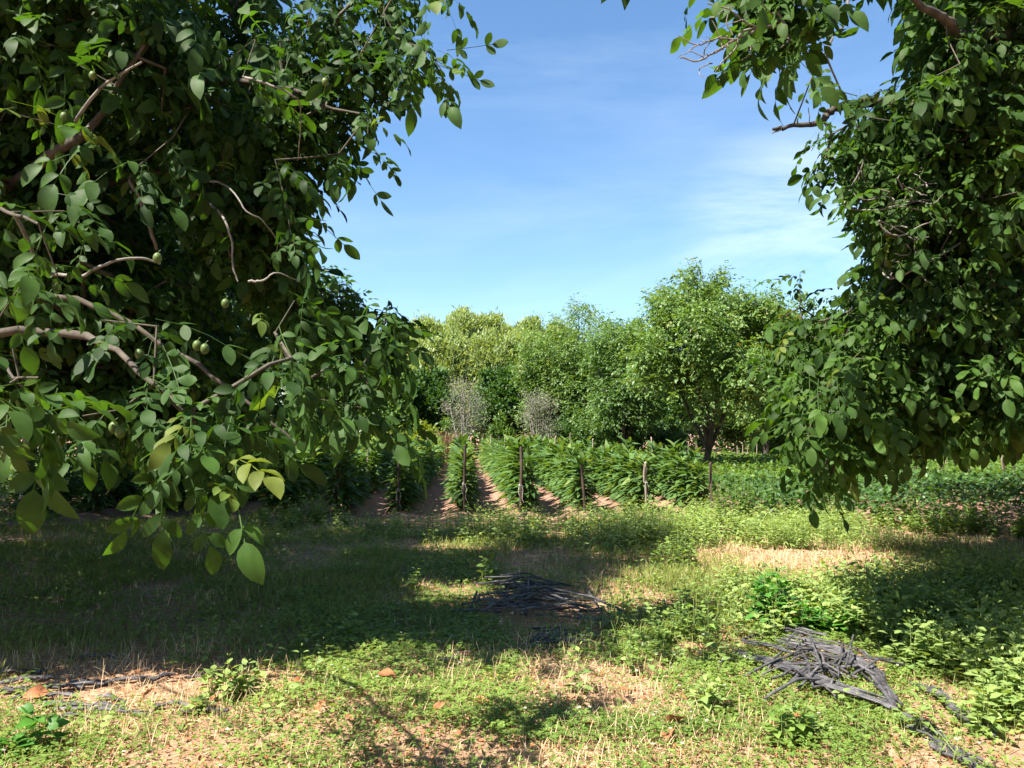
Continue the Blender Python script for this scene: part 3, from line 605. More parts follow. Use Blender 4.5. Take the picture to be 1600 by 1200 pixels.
for nm, lab, px, top, d, wpx, mt, nl, ns, tp, low, sd_ in far:
    bg_tree(nm, lab, px, top, d, wpx, mt, nl, ns, 4 if tp == 'wal' else (15 if tp == 'broad' else 16), tp, 1.1 if tp == 'wal' else 1.25, low, .16, GT,
            seed=sd_, shoots=10 if tp == 'wal' else (18 if tp == 'fine' else 6), lobe_r=.36 if tp != 'fine' else .3)
# the two sparse grey trees at the end of the rows
bg_tree('sparse_tree', 'sparse grey twiggy tree with pale trunk behind the centre post', 723, 583, 38, 92, M_GREY, 20, 1100, 5, 'tiny', 1.0, .18, .075, 'grey twiggy trees at the end of the rows', M_BARKG, 7, 31, shoots=14, thin=True, trunkfrac=.16)
bg_tree('sparse_tree', 'sparse grey twiggy tree with several stems right of the one behind the centre post', 842, 600, 38, 96, M_GREY, 20, 1100, 5, 'tiny', 1.0, .12, .07, 'grey twiggy trees at the end of the rows', M_BARKG, 7, 32, shoots=14, thin=True, trunkfrac=.08)
# the neighbouring orchard tree behind the left walnut; its trunk shows at the left edge
bg_tree('walnut_tree', 'orchard tree behind the left walnut with its trunk showing at the left edge', 42, 120, 15.5, 1150, M_FARD, 34, 2600, 5, lsc=1.15, low=.2, trunk_r=.13, forks=6, seed=41, bark=M_BARKG, trunkfrac=.22)
bg_tree('walnut_tree', 'orchard tree half hidden behind the left walnut near the first field rows', 300, 330, 21, 520, M_FARD, 24, 1100, 5, lsc=1.2, low=.3, trunk_r=.15, forks=5, seed=42)

# the far wood behind everything, one dark mass
wb = MB(); n = 90000; u = rng.uniform(-2.2, 2.2, n); dd_ = rng.uniform(62, 72, n); fx = np.sin(YAW + u * .42) * dd_; fy = np.cos(YAW + u * .42) * dd_
hh = 5.0 + 4.2 * n2(fx, np.zeros(n), .16, 61) + 2.0 * n2(fx, np.zeros(n), .7, 62); zz = rng.random(n) ** .8 * hh
q = rng.normal(size=(n, 3)); wb.inst(leaf2(.6), frame(q, np.array([0, 0, 1.]) + rng.normal(size=(n, 3)) * .6) * rng.uniform(.3, .6, n)[:, None, None], np.stack([fx, fy, zz], -1), .5 * n2(fx, zz, .5, 63) + .5 * rng.random(n))
tag(wb.build('far_wood', M_FARM), 'far wood closing the view behind the tree line as one green mass', 'wood', kind='stuff')
bg_tree('walnut_tree', 'orchard tree at the far right shading the low crop beyond the frame edge', 0, 0, 1, 1, M_FARD, 30, 1800, 5, lsc=1.2, low=.25, trunk_r=.13, forks=6, seed=46, trunkfrac=.25, at=(16.0, 16.5, 8.8, 3.6))
# two unseen trees added behind the viewer to cut skylight on facing leaves
bg_tree('walnut_tree', 'added unseen walnut tree behind the viewer on the right, cutting skylight', 0, 0, 1, 1, M_FARD, 26, 1500, 5, lsc=1.3, low=.2, seed=44, trunkfrac=.2, at=(4.5, -5.6, 8.5, 4.4))
bg_tree('walnut_tree', 'added unseen walnut tree directly behind the viewer, cutting skylight', 0, 0, 1, 1, M_FARD, 26, 1500, 5, lsc=1.3, low=.2, seed=45, trunkfrac=.2, at=(-3.4, -8.2, 8.5, 4.4))
# shrubs along the far edge of the field
shr = [('shrub', 'yellow green bush beyond the rows left of the grey tree', 655, 662, 41.5, 70, M_YEL, 51), ('shrub', 'yellow green bush behind the hanging left walnut sprig', 605, 658, 41.5, 80, M_YEL, 52),
       ('shrub', 'bright green bush at the foot of the left grey tree', 700, 655, 42, 45, M_FARM, 53), ('shrub', 'upright green bush between the feet of the two grey trees', 783, 652, 41, 40, M_FARM, 54),
       ('shrub', 'dark bush right of the second grey tree', 895, 645, 40, 90, M_FARD, 55), ('shrub', 'low dark bush under the tall pale walnut', 970, 655, 38, 90, M_FARD, 56),
       ('shrub', 'dark bush behind the rows left of the forked trunk', 1050, 660, 40, 110, M_FARD, 57), ('shrub', 'pale green bush seen right of the forked trunk', 1205, 655, 38, 90, M_WALB, 58),
       ('shrub', 'green bush seen below the right walnut left of the tall stakes', 1400, 648, 38, 80, M_FARM, 59), ('shrub', 'sunlit bush in the gap under the right walnut', 1475, 640, 36, 90, M_WALB, 60),
       ('shrub', 'olive bush right of the sunlit gap', 1530, 655, 37, 70, M_FARD, 61), ('shrub', 'bright bush by the right frame edge beyond the stakes', 1600, 650, 36, 70, M_WALB, 62),
       ('shrub', 'dark bush by the field edge behind the left walnut', 480, 650, 42, 120, M_FARD, 63), ('shrub', 'dark wide bush left behind the walnut leaves', 370, 640, 40, 160, M_FARD, 64)]
for nm, lab, px, top, d, wpx, mt, sd_ in shr:
    bg_tree(nm, lab, px, top, d, wpx, mt, 9, 420, 12, 'broad', 1.0, .02, .05, 'bushes along the far field edge', seed=sd_, shoots=3, cat='bush', trunkfrac=.1)
# ------------------------------------------------------------------ dry brush at the far edge (uncountable)
blade = lambda rows=4, wid=.04, droop=.3: leaflet(rows, wid, 0.1, droop, .6)
BLADE = blade(); 
def blades(mb, x, y, hgt, wid, lean, tone, mat=0, z0=0.0, tpl=None):
    n = len(x); a = rng.uniform(0, 6.28, n); el = np.pi / 2 - lean
    d = np.stack([np.cos(a) * np.cos(el), np.sin(a) * np.cos(el), np.sin(el)], -1)
    up = np.stack([-np.cos(a) * np.sin(el), -np.sin(a) * np.sin(el), np.cos(el)], -1)
    M = frame(d, up, rng.normal(size=n) * .5) * np.stack([hgt, wid / .04, hgt], -1)[:, None, :]
    mb.inst(tpl or BLADE, M, np.stack([x, y, gz(x, y) + z0 - .005], -1), tone, mat)
b = MB()
for (pxa, pxb, d, hh) in ((480, 600, 41, 1.4), (690, 712, 41, 1.8), (805, 850, 41, 1.6)):
    n = 650; c0, c1 = P(pxa, 675, d), P(pxb, 675, d); t = rng.random(n); x = c0[0] + (c1[0] - c0[0]) * t; y = c0[1] + rng.normal(size=n) * .4
    blades(b, x, y, rng.uniform(.6, 1, n) * hh, rng.uniform(.02, .05, n), rng.uniform(0, .3, n), rng.random(n))
tag(b.build('dry_brush', M_REED), 'reddish dry brush standing at the far edge of the crop rows', 'dry brush', kind='stuff')

# ------------------------------------------------------------------ crop plants
LANCE = leaflet(7, .38, .35, .5, .85, .012)
def crop_mesh(seed, name):
    r = np.random.default_rng(seed); mb = MB(); h = r.uniform(1.06, 1.22)
    for s in range(3):
        a = s / 3 * 6.28 + r.uniform(-.4, .4); ex = np.array([math.cos(a) * .09, math.sin(a) * .09, h * r.uniform(.86, 1.0)])
        tube(mb, smoothline([(0, 0, -.03), (ex[0] * .5, ex[1] * .5, h * .5), ex], 4), np.linspace(.012, .006, 9), 5, .4, 1)
        n = 29; t = np.linspace(.1, 1, n); az = np.arange(n) * 2.4 + a; T = np.stack([ex[0] * t, ex[1] * t, ex[2] * t], -1)
        el = R_(18) + R_(58) * np.clip(t - .5, 0, 1) / .5 * .8 + r.normal(size=n) * .18
        d = np.stack([np.cos(az) * np.cos(el), np.sin(az) * np.cos(el), np.sin(el)], -1); d = d + np.array([math.cos(a), math.sin(a), 0]) * .25
        ln = (.38 - .12 * t) * r.uniform(.8, 1.2, n)
        mb.inst(LANCE, frame(d, np.array([0, 0, 1.]) + r.normal(size=(n, 3)) * .18) * ln[:, None, None], T, .5 * r.random() + .5 * r.random(n), 0)
    return mb.mesh(name, [M_CROP, M_STEM])
crop_meshes = [crop_mesh(s, 'crop_plant') for s in range(5)]
rows = list(range(-7, 5)); row_names = {-7: 'row deepest in the left walnut shade', -6: 'second row from the left edge', -5: 'third row from the left edge', -4: 'fourth row from the left edge',
    -3: 'row third left of the centre row', -2: 'row second left of the centre row', -1: 'row just left of the centre row', 0: 'centre row',
    1: 'row just right of the centre row', 2: 'row second right of the centre row', 3: 'row third right of the centre row', 4: 'rightmost tall row'}
stuff_pts = []; r = np.random.default_rng(77); percap = {k: 25 for k in rows}
for k in rows:
    X0 = ROW0 + k * ROWS + (-.05 if k > 2 else 0); y = FIELD_Y + PL0 + (0.3 if k < -3 else 0); cnt = 0
    while y < 40:
        x = X0 + r.normal() * .05; s = r.uniform(.78, 1.08) * (1 - .05 * (k == 4)); rot = r.uniform(0, 6.28)
        if k == 4 and y > 24: break
        if cnt < percap[k]:
            o = link('crop_plant', crop_meshes[int(r.integers(5))], None, (x, y, gz1(x, y))); o.rotation_euler = (r.normal() * .04, r.normal() * .04, rot); o.scale = (s * .98, s * .98, s)
            if cnt == 0: tag(o, 'long-leaved crop plant at the near end of the ' + row_names[k], 'crop plant', 'crop plants in the field rows')
            else: tag(o, 'long-leaved crop plant further back in the ' + row_names[k], 'crop plant', 'crop plants in the ' + row_names[k])
        else: stuff_pts.append((x, y, s, rot))
        cnt += 1; y += r.uniform(.40, .50)
stuff_pts = np.array(stuff_pts); sb = MB(); n = len(stuff_pts)
L3 = leaflet(4, .28, .35, .5, .8)
per = 60; t = rng.random((n, per)); az = rng.uniform(0, 6.28, (n, per)); base = np.stack([stuff_pts[:, 0][:, None] + rng.normal(size=(n, per)) * .1, stuff_pts[:, 1][:, None] + rng.normal(size=(n, per)) * .1, .1 + t * 1.05 * stuff_pts[:, 2][:, None]], -1).reshape(-1, 3)
el = (R_(8) + R_(50) * np.clip(t - .6, 0, 1) / .4 + rng.normal(size=t.shape) * .2).ravel(); az = az.ravel()
sb.inst(L3, frame(np.stack([np.cos(az) * np.cos(el), np.sin(az) * np.cos(el), np.sin(el)], -1), np.array([0, 0, 1.]) + rng.normal(size=(n * per, 3)) * .2) * (rng.uniform(.26, .40, n * per))[:, None, None], base, rng.random(n * per))
tag(sb.build('distant_crop', M_CROP), 'far end of the tall crop rows merging into one green mass', 'crop', kind='stuff')

# low crop field on the right
def low_crop(name, label, x0, x1, y0, y1, h, mat, dens, ls):
    mb = MB(); rows_x = np.arange(x0, x1, .9); tot = []
    for rx in rows_x:
        n = int((y1 - y0) * dens); y = rng.uniform(y0, y1, n); x = rx + rng.normal(size=n) * .2; hh = h * (0.75 + .5 * n2(x, y, .8, 21))
        z = rng.random(n) ** .6 * hh; tot.append(np.stack([x, y, z + .02], -1))
    p = np.concatenate(tot); n = len(p); dd = rng.normal(size=(n, 3)); dd[:, 2] = dd[:, 2] * .5 + .1
    mb.inst(leaf2(.62), frame(dd, np.array([0, 0, 1.]) + rng.normal(size=(n, 3)) * .4) * (ls * rng.uniform(.6, 1.3, n))[:, None, None], p, rng.random(n))
    tag(mb.build(name, mat), label, 'crop', kind='stuff')
low_crop('low_crop', 'low bright green leafy crop spread between the stakes at right', 6.0, 28, 17.5, 38, .62, M_BEAN, 130, .13)
low_crop('shade_toned_undergrowth', 'leafy undergrowth coloured dark for the shade below the right walnut', 5.6, 22, 12.4, 18.5, .6, M_FARD, 210, .11)  # dark leaf material stands in for the walnut's shade here
low_crop('field_edge_undergrowth', 'low dark growth at the field edge far left', -16, -6.2, 12.4, 14.2, .28, M_FARM, 120, .10)
low_crop('undergrowth', 'dark undergrowth spreading behind the left walnut trunks', -26, -8.4, 12.6, 38, .5, M_FARM, 110, .13)
low_crop('distant_low_crop', 'bright green strip of low crop behind the forked walnut trunk', 5.2, 10, 24.5, 40, .7, M_BEAN, 80, .14)

# ------------------------------------------------------------------ stakes
def stake_mesh(name, h, w_, mat, seed, top_slant=.02):
    r = np.random.default_rng(seed); mb = MB(); n = 9; z = np.linspace(-.12, h, n)
    cx = np.cumsum(r.normal(size=n) * .004); cy = np.cumsum(r.normal(size=n) * .004); V = []
    for k in range(n):
        ww = w_ / 2 * (1 + r.uniform(-.08, .08)); c = .3
        for (a, b_) in ((-1, -c), (-c, -1), (c, -1), (1, -c), (1, c), (c, 1), (-c, 1), (-1, c)):
            V.append((cx[k] + a * ww * r.uniform(.93, 1.05), cy[k] + b_ * ww * .85, z[k] + (top_slant * a if k == n - 1 else 0) + (r.uniform(-.012, .012) if k == n - 1 else 0)))
    F = [(k * 8 + j, k * 8 + (j + 1) % 8, (k + 1) * 8 + (j + 1) % 8, (k + 1) * 8 + j) for k in range(n - 1) for j in range(8)]
    mb.add(V, F, r.uniform(.3, .7)); mb.add(np.array(V[-8:]), np.array([list(range(8))]), .5)
    return mb.mesh(name, [mat], False)
G_END = 'end posts of the crop rows'
ends = [(527, 695, 792, .065, M_POSTD, 'dark rough post left of the reddish post, against the bright far crop'), (622, 722, 800, .06, M_POSTD, 'reddish dark post at the end of the row left of the centre row'),
        (725, 700, 806, .062, M_POSTD, 'straight dark post tied with white twine in front of the centre row'), (813, 703, 806, .07, M_POSTD, 'dark knobbly post with a pale lit edge right of the centre post'),
        (912, 730, 806, .06, M_POSTD, 'dark post nearly lost in leaves between the knobbly post and the pale lit post'), (1008, 727, 800, .06, M_POSTP, 'pale sunlit post with broken side between the leafy rows'),
        (1110, 728, 795, .075, M_POSTD, 'crooked dark post with a split top at the rightmost tall row')]
for k, (px, ty, by, wd, mt, lab) in enumerate(ends):
    gx_, gy_ = G(px, 805); dd = (np.array([gx_, gy_, 0]) - CP) @ FW
    h = CAM_H - (ty - 675) / FPX * dd
    root = empty('wooden_post', (gx_, gy_ - .05, gz1(gx_, gy_))); tag(root, lab, 'post', G_END)
    s = link('stake', stake_mesh('stake', h, wd * .82, mt, 200 + k), root); root.rotation_euler = (rng.normal() * .02, rng.normal() * .02 + (.05 if k == 6 else 0), rng.uniform(0, .6))
    if k in (0, 2, 3, 5, 1):
        tw = MB(); zz = h * (.42 if k != 5 else .6)
        a = np.linspace(0, 2 * np.pi, 15); tube(tw, np.stack([np.cos(a) * wd * .62, np.sin(a) * wd * .6, zz + .01 * np.sin(a)], -1), .003, 5)
        tube(tw, smoothline([(0, -wd * .6, zz), (.03, -wd * .75, zz - .1), (.015, -wd * .7, zz - .25), (.05, -wd * .8, zz - .34)], 4), .0028, 4)
        tube(tw, smoothline([(0, -wd * .6, zz), (-.03, -wd * .75, zz + .03), (-.06, -wd * .7, zz - .12), (-.04, -wd * .8, zz - .2)], 4), .0028, 4)
        tw.build('twine', M_TWINE, root)
    if k in (5, 6):
        sp = MB(); tube(sp, [(-.05, 0, h * .62), (-.045, .0, h * .8), (-.03, 0, h * .97)], [.012, .016, .006], 5, wob=.3); sp.build('splinter', mt, root)
smesh = [stake_mesh('stake', 1.28, .038, M_POSTP, 300 + i) for i in range(3)]; dmesh = [stake_mesh('stake', 1.28, .045, M_POSTD, 310 + i) for i in range(3)]
r = np.random.default_rng(5)
for k in rows:
    y = FIELD_Y + 4.2 + r.uniform(0, 2)
    while y < 40 and not (k == 4 and y > 23):
        if not (k == 0 and y < 22):
            pale = r.random() < .75; m = (smesh if pale else dmesh)[int(r.integers(3))]; x = ROW0 + k * ROWS + r.normal() * .07
            s = link('wooden_stake', m, None, (x, y, gz1(x, y))); s.scale = (1, 1, r.uniform(1.0, 1.16)); s.rotation_euler = (r.normal() * .03, r.normal() * .03, r.uniform(0, 3))
            tag(s, ('pale thin stake' if pale else 'dark thin stake') + ' rising from the leaves of the ' + row_names[k], 'stake', ('pale' if pale else 'dark') + ' stakes in the ' + row_names[k])
        y += r.uniform(4.2, 6.0)
# tall crooked stakes of the right field, read off the picture: px, top y, depth, pale
rs = [(1379, 705, 21, 0), (1392, 702, 24, 1), (1407, 716, 20, 0), (1427, 713, 19, 0), (1463, 708, 27, 1), (1465, 720, 20, 0), (1476, 704, 22, 1), (1473, 713, 20.5, 0), (1513, 680, 19.5, 0), (1521, 716, 23, 0),
      (1553, 713, 27, 1), (1567, 705, 21, 1), (1569, 718, 19.5, 0), (1581, 727, 18.5, 0), (1588, 714, 27, 1), (1345, 708, 24, 0), (1531, 712, 31, 1)]
names_rs = ['dark stake leftmost below the right walnut', 'pale stake just right of the leftmost dark stake', 'short dark stake third from the left under the right walnut', 'dark stake fourth from the left under the right walnut',
            'small pale stake behind the pair of crossing stakes', 'short dark stake left of the tall pale stake', 'tall pale stake with a dark one before it', 'dark stake standing in front of the tall pale stake',
            'very tall dark pole under the right walnut', 'pale grey stake just right of the very tall pole', 'small pale stake left of the tall pale one near the edge', 'tall pale stake near the right edge',
            'dark stake in front of the tall pale stake near the edge', 'short dark stake rightmost near the frame edge', 'small pale stake at the far right of the low crop', 'dark stake half hidden by the hanging walnut skirt', 'small pale stake midway between the tall pole and the edge']
for (px, ty, d, pale), lab in zip(rs, names_rs):
    c = P(px, 675, d); h = CAM_H - (ty - 675) / FPX * d; m = stake_mesh('stake', h, .05 if h < 1.4 else .06, M_POSTP if pale else M_POSTD, int(px))
    s = link('wooden_stake', m, None, (c[0], c[1], gz1(c[0], c[1]))); s.rotation_euler = (rng.normal() * .03, rng.normal() * .03, 0); tag(s, lab, 'stake', 'stakes in the low crop at right')
for i_, px in enumerate((1000, 1035, 1062, 1088, 1152, 1160, 1168, 1175, 1182, 1192, 1200, 1075, 1230, 1255)):
    d = rng.uniform(27, 36); c = P(px, 675, d); s = link('wooden_stake', smesh[i_ % 3], None, (c[0], c[1], gz1(c[0], c[1]))); s.scale = (.9, .9, rng.uniform(.72, .9))
    lft = px < 1120
    tag(s, 'small pale stake in the bright strip ' + ('left' if lft else 'right') + ' of the forked trunk', 'stake', 'pale stakes ' + ('left' if lft else 'right') + ' of the forked trunk')

# ------------------------------------------------------------------ ground cover of the orchard floor
def ground_pts(n, r0=3.0, r1=15.5, pw=1.0, amax=44):
    """points on the orchard floor, closer together near the viewer"""
    r = r0 + (r1 - r0) * rng.random(n) ** pw; a = YAW + R_(amax) * (rng.random(n) * 2 - 1)
    return r * np.sin(a), r * np.cos(a)
# patches of each kind, read off the picture as (px, py, half width, half height, weight)
PATCH = {
 'straw': [(830, 880, 70, 30, 1.0), (1290, 882, 180, 32, 1.8), (1130, 870, 60, 50, .7), (230, 1130, 260, 45, 1.0), (130, 1035, 130, 30, .6), (950, 1075, 90, 35, .8), (1000, 1120, 230, 50, .8), (640, 1100, 160, 30, .4),
           (1230, 1120, 60, 50, .6), (1400, 1095, 60, 30, .8), (330, 1010, 60, 14, .9), (100, 798, 140, 10, 1), (850, 1040, 90, 25, .6), (1330, 890, 60, 30, .8), (930, 1185, 300, 40, .5), (700, 1050, 30, 20, 1), (540, 1180, 150, 30, .5), (1550, 840, 60, 30, .3)],
 'clover': [(640, 1000, 170, 55, 1.2), (560, 1110, 200, 60, .8), (780, 1020, 150, 50, .9), (700, 1150, 230, 50, .8), (250, 1050, 200, 20, .3), (1080, 1000, 110, 90, .7), (1200, 1050, 220, 70, .6), (860, 1150, 110, 40, .8), (1050, 1160, 100, 40, .7), (1330, 1150, 230, 60, .8),
            (350, 930, 400, 90, .35), (440, 1160, 120, 50, .5), (1500, 1150, 150, 60, .8), (1180, 960, 90, 60, .5), (70, 1170, 90, 40, .5), (640, 900, 200, 50, .3)],
 'grass': [(250, 880, 450, 110, 1.0), (1050, 900, 160, 80, .8), (1450, 900, 200, 60, 1.0), (1150, 950, 120, 90, .5), (60, 1150, 120, 60, .4), (1560, 1000, 160, 100, .4), (760, 850, 120, 40, .5), (1250, 860, 250, 50, .4), (1300, 1150, 250, 70, .3)],
 'weed': [(1400, 980, 210, 70, 1.3), (1520, 1060, 160, 90, 1.4), (1330, 945, 110, 25, .7), (1060, 830, 130, 35, .9), (1260, 830, 130, 30, 1.2), (780, 830, 80, 25, .7), (350, 1060, 70, 35, .7), (1180, 920, 50, 30, .4), (600, 828, 250, 14, .6), (1000, 838, 250, 22, .8), (1480, 950, 120, 30, .9), (1580, 960, 90, 50, 1.0), (1100, 960, 60, 60, .4),
          (1290, 1000, 120, 40, .5), (1020, 1000, 60, 50, .4), (900, 830, 250, 20, .5), (650, 905, 25, 15, .5), (500, 1000, 60, 40, .3), (260, 1000, 60, 20, .3)],
 'bare': [(1300, 884, 160, 24, .75), (1150, 860, 60, 30, .4), (830, 880, 60, 20, .35), (870, 1050, 80, 22, 1), (960, 1110, 120, 25, 1), (1440, 1130, 50, 20, .8), (1200, 1095, 50, 25, .5), (200, 1075, 170, 25, .7), (680, 795, 80, 40, 1), (870, 800, 180, 30, .8), (750, 1075, 60, 15, .6), (1170, 815, 60, 15, 1), (900, 1180, 120, 25, .6)]}
PILES = [(850, 955, 125, 42), (1285, 1055, 130, 62), (1440, 1100, 90, 40), (150, 1080, 180, 25)]
def weight(kind, x, y):
    px, py = topx(x, y); s = np.zeros_like(px)
    for (cx, cy, rx, ry, wt) in PATCH[kind]:
        s += wt * np.exp(-(((px - cx) / rx) ** 2 + ((py - cy) / ry) ** 2))
    return s
def keep_by(kind, x, y, basew, gain, ns, seed, contrast=2.2, bare=.8):
    nn = n2(x, y, ns, seed); p = (basew + gain * weight(kind, x, y)) * np.clip((nn - .5) * contrast * 2 + .9, 0.04, 2) - bare * weight('bare', x, y) * .8
    qx, qy = topx(x, y)                  # little grows up through the heaps themselves
    for (cx, cy, rx, ry) in PILES[:3]: p = np.where(((qx - cx) / rx) ** 2 + ((qy - cy) / ry) ** 2 < .62, p * .45, p)
    return rng.random(len(x)) < p
def trefoil(s_):
    lf = (np.array([(0, 0, 0), (.5, -.42, .06), (1, -.25, .0), (1.0, .25, 0), (.5, .42, .06), (.55, 0, -.04)]), np.array([(0, 1, 2, 5), (5, 2, 3, 3), (0, 5, 3, 4)]))
    lf = (lf[0], np.array([(0, 1, 2, 5), (0, 5, 3, 4)])) if s_ else (lf[0], np.array([(0, 1, 2, 3), (0, 3, 4, 0)]))
    # rounded leaflet: two quads folded on the rib
    V = np.array([(0.02, 0, 0), (.5, -.46, .12), (1.0, -.2, .03), (.97, 0, -.02), (1.0, .2, .03), (.5, .46, .12)]); F = np.array([(0, 1, 2, 3), (0, 3, 4, 5)])
    parts = []
    for k in range(3):
        a = k * 2 * np.pi / 3; d = np.array([[math.cos(a), math.sin(a), .12]])
        parts.append(((V, F), 1.0, frame(d, np.array([[0, 0, 1.]]))[0], np.zeros(3)))
    return merge(parts)
TRE = trefoil(1)
def xyz(x, y, z): return np.stack([x, y, gz(x, y) + z], -1)
# clover
x, y = ground_pts(210000, 3.0, 13, 1.2); k = keep_by('clover', x, y, .14, .85, 1.6, 41); x, y = x[k], y[k]; n = len(x); rr = np.hypot(x, y)
hc = .02 + .07 * n2(x, y, 2.2, 43) * rng.random(n) ** .5 * 1.3
b = MB(); a = rng.uniform(0, 6.28, n); up = np.array([0, 0, 1.]) + rng.normal(size=(n, 3)) * .35
b.inst(TRE, frame(np.stack([np.cos(a), np.sin(a), np.zeros(n)], -1), up) * ((.0085 + .0013 * rr) * rng.uniform(.7, 1.35, n))[:, None, None], xyz(x, y, hc), .6 * n2(x, y, 1.1, 45) + .4 * rng.random(n))
tag(b.build('clover', M_CLOV), 'low clover and small leafy cover spread over the orchard floor', 'clover', kind='stuff')
# small broad ground leaves mixed in (lower, larger)
x, y = ground_pts(150000, 3.0, 15, 1.1); k = keep_by('clover', x, y, .22, .5, .9, 51) | keep_by('weed', x, y, 0, .5, 1.2, 52); x, y = x[k], y[k]; n = len(x); rr = np.hypot(x, y)
b = MB(); dd = rng.normal(size=(n, 3)); dd[:, 2] = np.abs(dd[:, 2]) * .5
b.inst(leaf2(.5), frame(dd, np.array([0, 0, 1.]) + rng.normal(size=(n, 3)) * .3) * ((.016 + .0026 * rr) * rng.uniform(.6, 1.4, n))[:, None, None], xyz(x, y, .01 + .08 * rng.random(n) * n2(x, y, 1.2, 53)), .5 * rng.random(n) + .5 * n2(x, y, .9, 55))
tag(b.build('ground_leaves', M_WEED), 'small broad green leaves of low weeds carpeting the ground', 'ground cover', kind='stuff')
# green grass
x, y = ground_pts(230000, 3.0, 15.5, 1.0); k = keep_by('grass', x, y, .07, .42, 1.0, 61, 1.8); x, y = x[k], y[k]; n = len(x); rr = np.hypot(x, y)
b = MB(); blades(b, x, y, (.03 + .13 * n2(x, y, .9, 62)) * rng.uniform(.5, 1.3, n) + .03 * (rr > 6), .0028 + .0005 * rr, np.abs(rng.normal(size=n)) * .45 + .1, .5 * rng.random(n) + .5 * n2(x, y, .7, 63))
tag(b.build('grass', M_GRASS), 'thin green grass growing through the orchard floor and in the walnut shade', 'grass', kind='stuff')
# straw, standing and lying
x, y = ground_pts(270000, 3.0, 14.5, 1.0); k = keep_by('straw', x, y, .24, .8, 1.5, 71, 1.6, 0); x, y = x[k], y[k]; n = len(x); rr = np.hypot(x, y); lying = rng.random(n) < .72
b = MB(); blades(b, x, y, (.04 + .11 * n2(x, y, 1.2, 72)) * rng.uniform(.4, 1.3, n), .0019 + .00045 * rr, np.where(lying, rng.uniform(1.2, 1.55, n), np.abs(rng.normal(size=n)) * .45), rng.random(n), z0=.006)
tag(b.build('dry_grass', M_STRAW), 'tan dry grass and straw lying and standing in patches on the soil', 'dry grass', kind='stuff')
# leaf crumbs
x, y = ground_pts(16000, 3.0, 12, 1.2); n = len(x); b = MB(); dd = rng.normal(size=(n, 3)); dd[:, 2] *= .25
b.inst(leaf2(.6, .6, .4), frame(dd, np.array([0, 0, 1.]) + rng.normal(size=(n, 3)) * .5) * (rng.uniform(.012, .04, n))[:, None, None], xyz(x, y, .01), rng.random(n))
tag(b.build('leaf_litter', M_DRYLEAF), 'small brown crumbs of dead leaves scattered over the orchard floor', 'leaf litter', kind='stuff')

# leafy weeds: stem with opposite toothed leaves
DELT = leaflet(5, .66, .18, .25, .62)
def weed_tpl(mb, h, seed, leafsize=.07, n=9, mat=(0, 1), branches=2, leaf=DELT, stem=True, org=(0, 0, 0), tone=None):
    r = np.random.default_rng(seed); org = np.asarray(org, float)
    for s in range(branches):
        a = r.uniform(0, 6.28); sp = 0 if s == 0 else r.uniform(.12, .32) * h; hh = h * (1 if s == 0 else r.uniform(.55, .9))
        e = np.array([math.cos(a) * sp, math.sin(a) * sp, hh]); t = np.linspace(.12, 1, n)
        pts = org + np.stack([e[0] * t ** .7, e[1] * t ** .7, e[2] * t], -1)
        if stem: tube(mb, np.concatenate([[org + (0, 0, -.02)], pts[::2]]), np.linspace(.004, .0018, len(pts[::2]) + 1) * (h / .4) ** .5, 4, .5, mat[1])
        for sg in (0, math.pi):
            az = np.arange(n) * 1.57 + sg + r.normal(size=n) * .3; el = R_(5) + R_(50) * (t ** 3) + r.normal(size=n) * .2
            d = np.stack([np.cos(az) * np.cos(el), np.sin(az) * np.cos(el), np.sin(el)], -1); ls = leafsize * np.sin(np.pi * np.clip(t * .8 + .18, 0, 1)) ** .5 * r.uniform(.75, 1.2, n)
            mb.inst(leaf, frame(d, np.array([0, 0, 1.]) + r.normal(size=(n, 3)) * .25) * ls[:, None, None], pts + d * leafsize * .25, (.5 * r.random(n) + (.5 * r.random() if tone is None else tone)), mat[0])
b = MB(); x, y = ground_pts(26000, 4.2, 15.5, .9, 46); k = keep_by('weed', x, y, .012, .42, 1.3, 81, .8, .5); x, y = x[k], y[k]
# keep the pipe heaps clear of weeds
qx, qy = topx(x, y); ok = np.ones(len(x), bool)
for (cx, cy, rx, ry) in PILES: ok &= ((qx - cx) / rx) ** 2 + ((qy - cy) / ry) ** 2 > 1
x, y = x[ok], y[ok]; wz = weight('weed', x, y); zz = gz(x, y)
for i_ in range(len(x)):
    hh = rng.uniform(.10, .2) + .2 * min(wz[i_], 1.2) * rng.random(); far_ = math.hypot(x[i_], y[i_]) > 8
    weed_tpl(b, hh * (1.15 if far_ else 1), i_, .042 + .14 * hh, 4 if hh < .25 else 6, (0, 1), 1 if hh < .22 else 2, leaf2(.62, .2, .2) if far_ else leaflet(4, .62, .18, .25, .62), org=(x[i_], y[i_], zz[i_]))
print('weeds', len(x))
tag(b.build('weeds', [M_WEEDP, M_STEM]), 'pale green leafy weeds crowding the right side and the field edge', 'weeds', kind='stuff')

